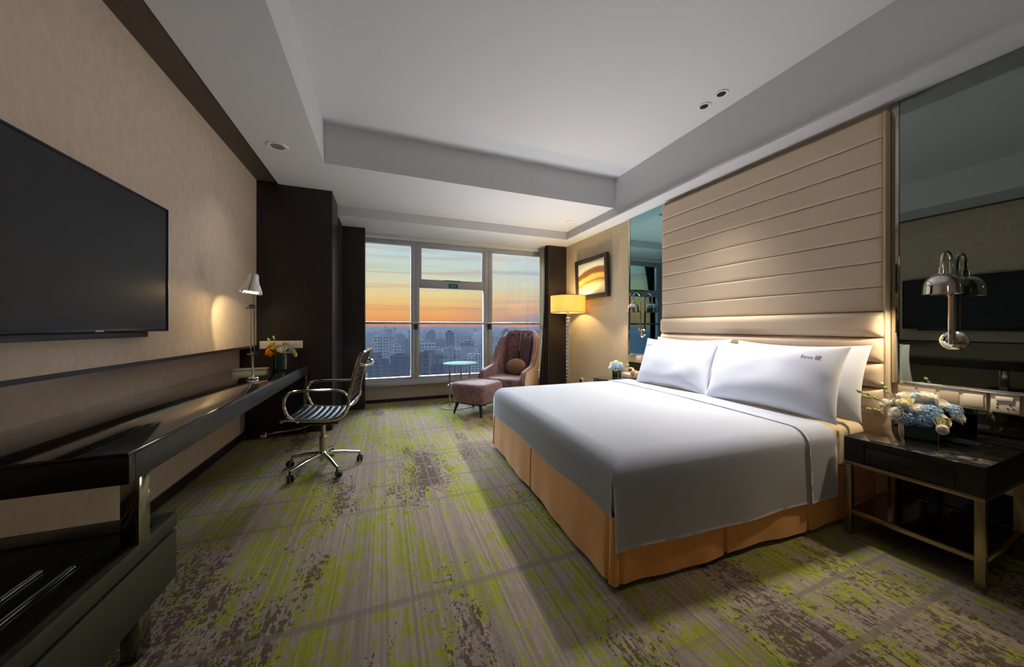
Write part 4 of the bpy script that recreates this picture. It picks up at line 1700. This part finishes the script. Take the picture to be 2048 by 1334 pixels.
o = part('outer_shell', shell_bm(0.0, 0.17, 0.012, thick=0.028), 'tan', CH, 50, 'tan suede outer shell')
o = part('inner_upholstery', shell_bm(0.030, 0.20, 0.0, True, thick=0.055), 'velvet', CH, 50)
bevel_mod(o, 0.018, 3)
part('seat_cushion', bx(-0.293, 0.293, -0.41, 0.17, 0.30, 0.44, 0.045, 4), 'velvet', CH, 60)
part('seat_base', bx(-0.30, 0.30, -0.385, 0.17, 0.17, 0.298, 0.02), 'velvet', CH)
for s in (-1, 1):
    bm = B()
    n = 16
    g = []
    for j in range(n + 1):
        v = j / n
        row = []
        for i in range(n + 1):
            u = i / n
            x = s * (0.008 + 0.205 * u)
            z = 0.44 + 0.64 * v
            bul = 0.05 * (max(0, 1 - (2 * u - 1) ** 4) ** 0.6) * (max(0, 1 - (2 * v - 1) ** 6) ** 0.6)
            y = 0.205 + max(0, z - 0.35) ** 1.1 * 0.24 - bul - 0.03 * (2 * u - 1) ** 2 * 0 - 0.05 * u * u
            row.append(bm.verts.new((x, y, z)))
        g.append(row)
    for j in range(n):
        for i in range(n):
            bm.faces.new((g[j][i], g[j][i + 1], g[j + 1][i + 1], g[j + 1][i]))
    bmesh.ops.solidify(bm, geom=list(bm.faces), thickness=0.03 * s)
    bmesh.ops.recalc_face_normals(bm, faces=bm.faces)
    part('back_pad', bm, 'velvet', CH, 60)
bm = B()
tube(bm, [(0.0, 0.18 + max(0, z - 0.35) ** 1.1 * 0.24, z) for z in [0.80 + 0.03 * k for k in range(11)]], 0.012, 8)
part('seam_strip', bm, 'tan', CH, label='tan strip down the middle of the back')
for (sx, sy) in ((-1, -1), (1, -1), (-1, 1), (1, 1)):
    bm = B()
    tube(bm, [(sx * 0.25, -0.08 + sy * 0.24, 0.175), (sx * 0.29, -0.08 + sy * 0.28, 0.0)], [0.024, 0.014], 12)
    part('leg', bm, 'black', CH)
bm = B()
bmesh.ops.create_uvsphere(bm, u_segments=32, v_segments=20, radius=0.5, matrix=Matrix.Diagonal((0.34, 0.13, 0.26, 1)))
cu = link_mesh('cushion', bm, 'tan', None, True)
cu.data.transform(Matrix.Identity(4))
cu.matrix_world = Matrix.Translation(CH.location) @ Matrix.Rotation(CH.rotation_euler.z, 4, 'Z') @ Matrix.Translation((0.05, 0.045, 0.572)) @ Matrix.Rotation(R(-16), 4, 'X')
tag(cu, 'small tan oval cushion on the seat of the plum armchair', 'cushion')

# ottoman (local x along its near face)
OT = thing('ottoman', 'plum velvet ottoman on black tapered legs in front of the armchair', 'ottoman', (1.235, 4.58, 0), math.atan2(-0.376, 0.292))
bm = B()
n = 20


def otto_bm():
    bm = B()
    hx, hy = 0.295, 0.27
    prof = [(0.165, 0.80), (0.19, 0.86), (0.26, 0.93), (0.33, 0.985), (0.365, 1.0), (0.395, 0.99), (0.42, 0.95), (0.434, 0.86), (0.440, 0.6), (0.445, 0.3), (0.446, 0.0)]
    m = 48
    rings = []
    for (z, s) in prof:
        if s == 0:
            rings.append([bm.verts.new((0, 0, z))])
            continue
        ring = []
        for k in range(m):
            a = 2 * PI * k / m
            c, sn = math.cos(a), math.sin(a)
            ex = 0.28
            ring.append(bm.verts.new((hx * s * math.copysign(abs(c) ** ex, c), hy * s * math.copysign(abs(sn) ** ex, sn), z)))
        rings.append(ring)
    for A_, C_ in zip(rings[:-1], rings[1:]):
        for k in range(m):
            k2 = (k + 1) % m
            if len(C_) == 1:
                bm.faces.new((A_[k], A_[k2], C_[0]))
            else:
                bm.faces.new((A_[k], A_[k2], C_[k2], C_[k]))
    bm.faces.new(rings[0][::-1])
    bmesh.ops.recalc_face_normals(bm, faces=bm.faces)
    return bm


part('cushion', otto_bm(), 'velvet', OT, 50)
part('base_frame', bx(-0.225, 0.225, -0.205, 0.205, 0.145, 0.1645, 0.004), 'black', OT)
for (sx, sy) in ((-1, -1), (1, -1), (-1, 1), (1, 1)):
    bm = B()
    tube(bm, [(sx * 0.20, sy * 0.18, 0.146), (sx * 0.235, sy * 0.215, 0.0)], [0.026, 0.013], 12)
    part('leg', bm, 'black', OT)

# ------------------------------------------------------------------ office chair (local: faces -x)
OC = thing('office_chair', 'chrome swivel chair with black ribbed seat at the desk', 'office chair', (-0.475, 3.235, 0), R(-6))
half = 0.235
side = smooth_path([(-0.235, 0, 0.47), (-0.20, 0, 0.485), (-0.05, 0, 0.470), (0.10, 0, 0.462), (0.19, 0, 0.485), (0.235, 0, 0.55), (0.255, 0, 0.68), (0.285, 0, 0.82), (0.325, 0, 0.95), (0.345, 0, 0.985)], 6)
for s in (-1, 1):
    bm = B()
    tube(bm, [(p.x, s * half, p.z) for p in side], 0.011, 10, flat=(0.008, 0.014))
    part('side_rail', bm, 'chrome', OC)
# sling seat and back, ribbed
bm = B()
rows = []
acc = 0
prevp = None
dens = smooth_path([tuple(p) for p in side[::3]] + [tuple(side[-1])], 10)
for p in dens:
    if prevp is not None:
        acc += (p - prevp).length
    prevp = p
    bul = 0.010 * abs(math.sin(acc / 0.048 * PI)) ** 0.5
    i_ = dens.index(p)
    rows.append([bm.verts.new((p.x, yy * (half - 0.012), p.z + (bul if p.x < 0.2 else bul * 0.2) - 0.012 * (1 - yy * yy))) if p.x < 0.2 else
                 bm.verts.new((p.x - bul, yy * (half - 0.012), p.z)) for yy in (-1, -0.6, -0.2, 0.2, 0.6, 1)])
for A_, C_ in zip(rows[:-1], rows[1:]):
    for k in range(5):
        bm.faces.new((A_[k], A_[k + 1], C_[k + 1], C_[k]))
bmesh.ops.solidify(bm, geom=list(bm.faces), thickness=0.008)
bmesh.ops.recalc_face_normals(bm, faces=bm.faces)
part('ribbed_sling', bm, 'blackleather', OC, 30)
for (xx, zz) in ((0.348, 0.99), (0.24, 0.56)):
    bm = B()
    tube(bm, [(xx, -half, zz), (xx + 0.01, -half + 0.05, zz + 0.008), (xx + 0.01, half - 0.05, zz + 0.008), (xx, half, zz)], 0.011, 10)
    part('cross_bar', bm, 'chrome', OC)
bm = B()
tube(bm, smooth_path([(0.325, -half, 0.90), (0.37, -half + 0.05, 0.88), (0.385, 0, 0.875), (0.37, half - 0.05, 0.88), (0.325, half, 0.90)], 6), 0.011, 10)
part('back_handle', bm, 'chrome', OC)
for s in (-1, 1):
    bm = B()
    yy = s * (half + 0.03)
    path = smooth_path([(-0.14, s * half, 0.475), (-0.175, yy, 0.52), (-0.20, yy, 0.60), (-0.185, yy, 0.675), (-0.12, yy, 0.705), (0.05, yy, 0.705), (0.17, yy, 0.700), (0.235, yy, 0.66), (0.25, yy, 0.58), (0.215, s * half, 0.52)], 7)
    tube(bm, path, 0.011, 10)
    part('armrest', bm, 'chrome', OC)
bm = B()
box(bm, -0.11, 0.11, -0.07, 0.07, 0.385, 0.425, 0.012)
box(bm, -0.16, 0.12, -0.03, 0.03, 0.37, 0.395, 0.01)
part('tilt_mechanism', bm, 'black', OC)
bm = B()
for xx in (-0.13, 0.13):
    tube(bm, [(xx, -half, 0.463), (xx, -0.06, 0.425), (xx, 0.06, 0.425), (xx, half, 0.463)], 0.010, 8)
part('seat_bracket', bm, 'chrome', OC)
bm = B()
tube(bm, [(-0.06, -0.05, 0.40), (-0.10, -0.20, 0.405), (-0.33, -0.235, 0.385)], 0.005, 8)
lathe(bm, [(0, -0.02), (0.017, -0.015), (0.02, 0.0), (0.017, 0.015), (0, 0.02)], 16, aim((-0.345, -0.236, 0.384), (-1, 0, 0)))
part('height_lever', bm, 'steel', OC)
bm = B()
lathe(bm, [(0, 0.13), (0.028, 0.13), (0.028, 0.27), (0.018, 0.272), (0.018, 0.385), (0, 0.385)], 24)
part('gas_lift', bm, 'steel', OC)
bm = B()
lathe(bm, [(0, 0.06), (0.026, 0.062), (0.034, 0.10), (0.04, 0.135), (0.03, 0.15), (0, 0.15)], 24)
part('hub', bm, 'chrome', OC)
base_dirs = [Vector((-0.695, 3.008)), Vector((-0.318, 2.962)), Vector((-0.147, 3.292)), Vector((-0.766, 3.38))]
ang0 = [math.atan2(v.y - 3.235, v.x + 0.475) - R(-6) for v in base_dirs]
angs = [ang0[0], ang0[0] + R(72), ang0[0] + R(144), ang0[0] + R(216), ang0[0] + R(288)]
for a in angs:
    c, s = math.cos(a), math.sin(a)
    bm = B()
    tube(bm, [(0.02 * c, 0.02 * s, 0.125), (0.15 * c, 0.15 * s, 0.110), (0.285 * c, 0.285 * s, 0.082)], [0.018, 0.016, 0.012], 12)
    lg = part('base_arm', bm, 'chrome', OC)
    bm = B()
    tube(bm, [(0.285 * c, 0.285 * s, 0.045), (0.285 * c, 0.285 * s, 0.085)], 0.007, 8)
    cst = part('caster', bm, 'rubber', lg)
    ca = a + R(70)
    px, py = 0.285 * c + 0.012 * math.cos(ca), 0.285 * s + 0.012 * math.sin(ca)
    axd = Vector((-math.sin(ca), math.cos(ca), 0))
    # the pair of wheels and their rims stay in one mesh each, part of the caster
    for q in (-1, 1):
        latheb = B()
        lathe(latheb, [(0, -0.009), (0.020, -0.009), (0.027, -0.006), (0.028, 0.0), (0.027, 0.006), (0.020, 0.009), (0, 0.009)], 24, aim(Vector((px, py, 0.028)) + axd * 0.014 * q, axd))
        me2 = latheb
        tmpm = bpy.data.meshes.new('w')
        me2.to_mesh(tmpm)
        me2.free()
        bmc = B()
        bmc.from_mesh(cst.data)
        bmc.from_mesh(tmpm)
        for f in bmc.faces:
            f.smooth = True
        bmc.to_mesh(cst.data)
        bmc.free()
    rb = B()
    for q in (-1, 1):
        mt = aim(Vector((px, py, 0.028)) + axd * 0.014 * q, axd)
        lathe(rb, [(0.021, q * 0.0093), (0.025, q * 0.0085), (0.025, q * 0.0098), (0.021, q * 0.0102), (0.021, q * 0.0093)], 24, mt)
    bmc = B()
    bmc.from_mesh(lg.data)
    tmpm = bpy.data.meshes.new('r')
    for f in rb.faces:
        f.smooth = True
    rb.to_mesh(tmpm)
    rb.free()
    bmc.from_mesh(tmpm)
    bmc.to_mesh(lg.data)
    bmc.free()

# ------------------------------------------------------------------ outside: ground, haze, city
GZ = -100.0
g_ = bx(-5000, 9000, 150, 12000, GZ - 1, GZ)
struct('ground', g_, 'ground')
hz = bx(-6000, 9500, 120, 12500, GZ - 0.5, -4.0)
o = link_mesh('haze', hz, 'haze')
tag(o, 'blue evening haze lying over the distant city', 'haze', kind='stuff')


def tower_bm(w, d, h, style):
    bm = B()
    if style == 0:
        box(bm, -w / 2, w / 2, -d / 2, d / 2, 0, h)
        box(bm, -w * 0.22, w * 0.22, -d * 0.3, d * 0.3, h, h + 4)
    elif style == 1:
        box(bm, -w / 2, -w * 0.06, -d / 2, d / 2, 0, h)
        box(bm, w * 0.06, w / 2, -d / 2, d / 2, 0, h * 0.97)
        box(bm, -w * 0.06, w * 0.06, -d * 0.3, d * 0.5, 0, h + 3)
    else:
        box(bm, -w / 2, w / 2, -d / 2, d / 2, 0, h * 0.8)
        box(bm, -w * 0.35, w * 0.35, -d * 0.38, d * 0.38, h * 0.8, h)
        box(bm, -w * 0.1, w * 0.1, -d * 0.1, d * 0.1, h, h + 6)
    return bm


random.seed(21)
protos = []
specs = [(26, 16, 62, 0, 'fac1'), (34, 18, 70, 1, 'fac1'), (30, 20, 55, 2, 'fac2'), (22, 22, 80, 0, 'fac2'), (40, 18, 48, 1, 'fac3'), (26, 26, 66, 2, 'fac1')]
CLAB = 'hazy apartment block in the distant city beyond the window'
CGRP = 'distant hazy city blocks'
th_ = math.atan(258.0 / 669.0)
sn_, cs_ = math.sin(th_), math.cos(th_)


def at_dir(u, dist):
    r_ = (u - 1024) / 669.0
    return (dist * (sn_ + r_ * cs_), dist * (cs_ - r_ * sn_))


near = [  # u, forward distance, width, depth, height, facade, label
    (860, 520, 40, 22, 62, 'fac3', 'nearest dark office tower seen low through the middle window bay'),
    (905, 560, 26, 20, 66, 'fac2', 'grey tower behind the glass side table, just right of the darkest one'),
    (760, 600, 40, 22, 44, 'fac3', 'broad low dark block seen through the left window bay'),
    (800, 640, 34, 20, 48, 'fac3', 'dark block at the right edge of the left window bay'),
    (1000, 700, 30, 20, 66, 'fac1', 'pale tower beside the armchair back in the right window bay'),
    (940, 820, 36, 20, 72, 'fac1', 'pale slab tower right of centre in the middle window bay'),
]
for i, (u, ds, w, d, h, f, lab) in enumerate(near):
    x, y = at_dir(u, ds)
    o = link_mesh('tower_block', tower_bm(w, d, h, i % 3), f)
    o.location = (x, y, GZ)
    o.rotation_euler = (0, 0, R(random.uniform(-18, 18)))
    tag(o, lab, 'building')
for k, (w, d, h, st, f) in enumerate(specs):
    protos.append(link_mesh('apartment_block', tower_bm(w, d, h, st), f))
spots = []
tries = 0
while len(spots) < 210 and tries < 5000:
    tries += 1
    u = random.uniform(700, 1100)
    ds = 640 + 3200 * random.random() ** 1.3
    x, y = at_dir(u, ds)
    if all((x - a) ** 2 + (y - b) ** 2 > 52 ** 2 for a, b in spots):
        spots.append((x, y))
for i, (x, y) in enumerate(spots):
    src = protos[i % 6]
    o = src if i < 6 else src.copy()
    if i >= 6:
        COL.objects.link(o)
    o.location = (x, y, GZ)
    o.rotation_euler = (0, 0, R(random.uniform(-30, 30)))
    s = random.uniform(0.75, 1.15)
    if i >= 6 or True:
        o.scale = (1, 1, s)
    tag(o, CLAB, 'building', CGRP)
# broadcasting tower on the horizon
x, y = at_dir(771, 2600)
bm = B()
lathe(bm, [(0, 0), (16, 0), (8, 40), (6, 70), (14, 74), (14, 82), (5, 86), (2.5, 95), (1.5, 118), (0, 118)], 16)
o = link_mesh('broadcast_tower', bm, 'fac2', None, True)
o.location = (x, y, GZ)
tag(o, 'slim broadcasting tower on the hazy skyline in the left window bay', 'tower')

# ------------------------------------------------------------------ room lights
spot('downlight_beam', (2.657, 2.155, ZT - 0.02), (1.95, 2.45, 0.6), 390, NEUT, 76, 1.0, 0.10)
spot('downlight_beam', (2.65, 1.987, ZT - 0.02), (1.95, 2.15, 0.6), 270, NEUT, 76, 1.0, 0.10)
spot('downlight_beam', (-0.86, 3.463, ZS - 0.02), (-0.45, 3.40, 0.0), 26, NEUT, 105, 0.9, 0.06)
spot('downlight_beam', (2.62, 4.36, ZS - 0.02), (2.3, 4.36, 0.0), 50, NEUT, 110, 0.9, 0.05)
# added uplighter, unseen behind the camera, put in to wash the ceiling
UX, UY = 1.1, -1.15
t = thing('added_uplighter', 'added steel uplighter with an open bowl, unseen behind the camera', 'floor lamp', (UX, UY, 0), world=True)
bm = B()
lathe(bm, [(0, 0), (0.14, 0), (0.14, 0.02), (0.016, 0.03), (0.014, 1.70), (0, 1.70)], 28, Matrix.Translation((UX, UY, 0)))
part('pole', bm, 'steel', t)
bm = B()
lathe(bm, [(0, 1.70), (0.06, 1.71), (0.13, 1.76), (0.16, 1.82), (0.157, 1.82), (0.125, 1.765), (0.055, 1.72), (0, 1.715)], 36, Matrix.Translation((UX, UY, 0)))
part('bowl', bm, 'chrome', t)
spot('added_uplighter_light', (UX, UY, 1.86), (1.15, 1.75, 3.16), 45, (1.0, 0.90, 0.80), 120, 1.0, 0.12, t)
# added uplight can, hidden behind the bed to brighten the tray ceiling
QX, QY = 2.42, 4.30
t = thing('added_uplight', 'small black uplight added on the carpet, unseen behind the bed', 'added light', (QX, QY, 0), world=True)
bm = B()
lathe(bm, [(0, 0), (0.07, 0), (0.07, 0.012), (0.012, 0.02), (0.012, 0.06), (0, 0.06)], 24, Matrix.Translation((QX, QY, 0)))
part('base', bm, 'black', t)
qa = (Vector((1.15, 2.4, 3.16)) - Vector((QX, QY, 0.12)))
bm = B()
lathe(bm, [(0, -0.05), (0.04, -0.05), (0.05, 0.05), (0.047, 0.05), (0.038, -0.04), (0, -0.04)], 28, aim((QX, QY, 0.11), qa))
part('can', bm, 'black', t)
spot('added_uplight_beam', tuple(Vector((QX, QY, 0.11)) + qa.normalized() * 0.06), (1.25, 2.75, 3.16), 232, (0.94, 0.96, 1.0), 126, 1.0, 0.4, t)
# sampling portal in the window opening (gives no light of its own)
pl = bpy.data.lights.new('window_portal', 'AREA')
pl.shape = 'RECTANGLE'
pl.size = 4.3
pl.size_y = 2.2
pl.cycles.is_portal = True
po = bpy.data.objects.new('window_portal', pl)
COL.objects.link(po)
po.location = (0.95, YW + 0.15, 1.45)
po.rotation_euler = (-PI / 2, 0, 0)
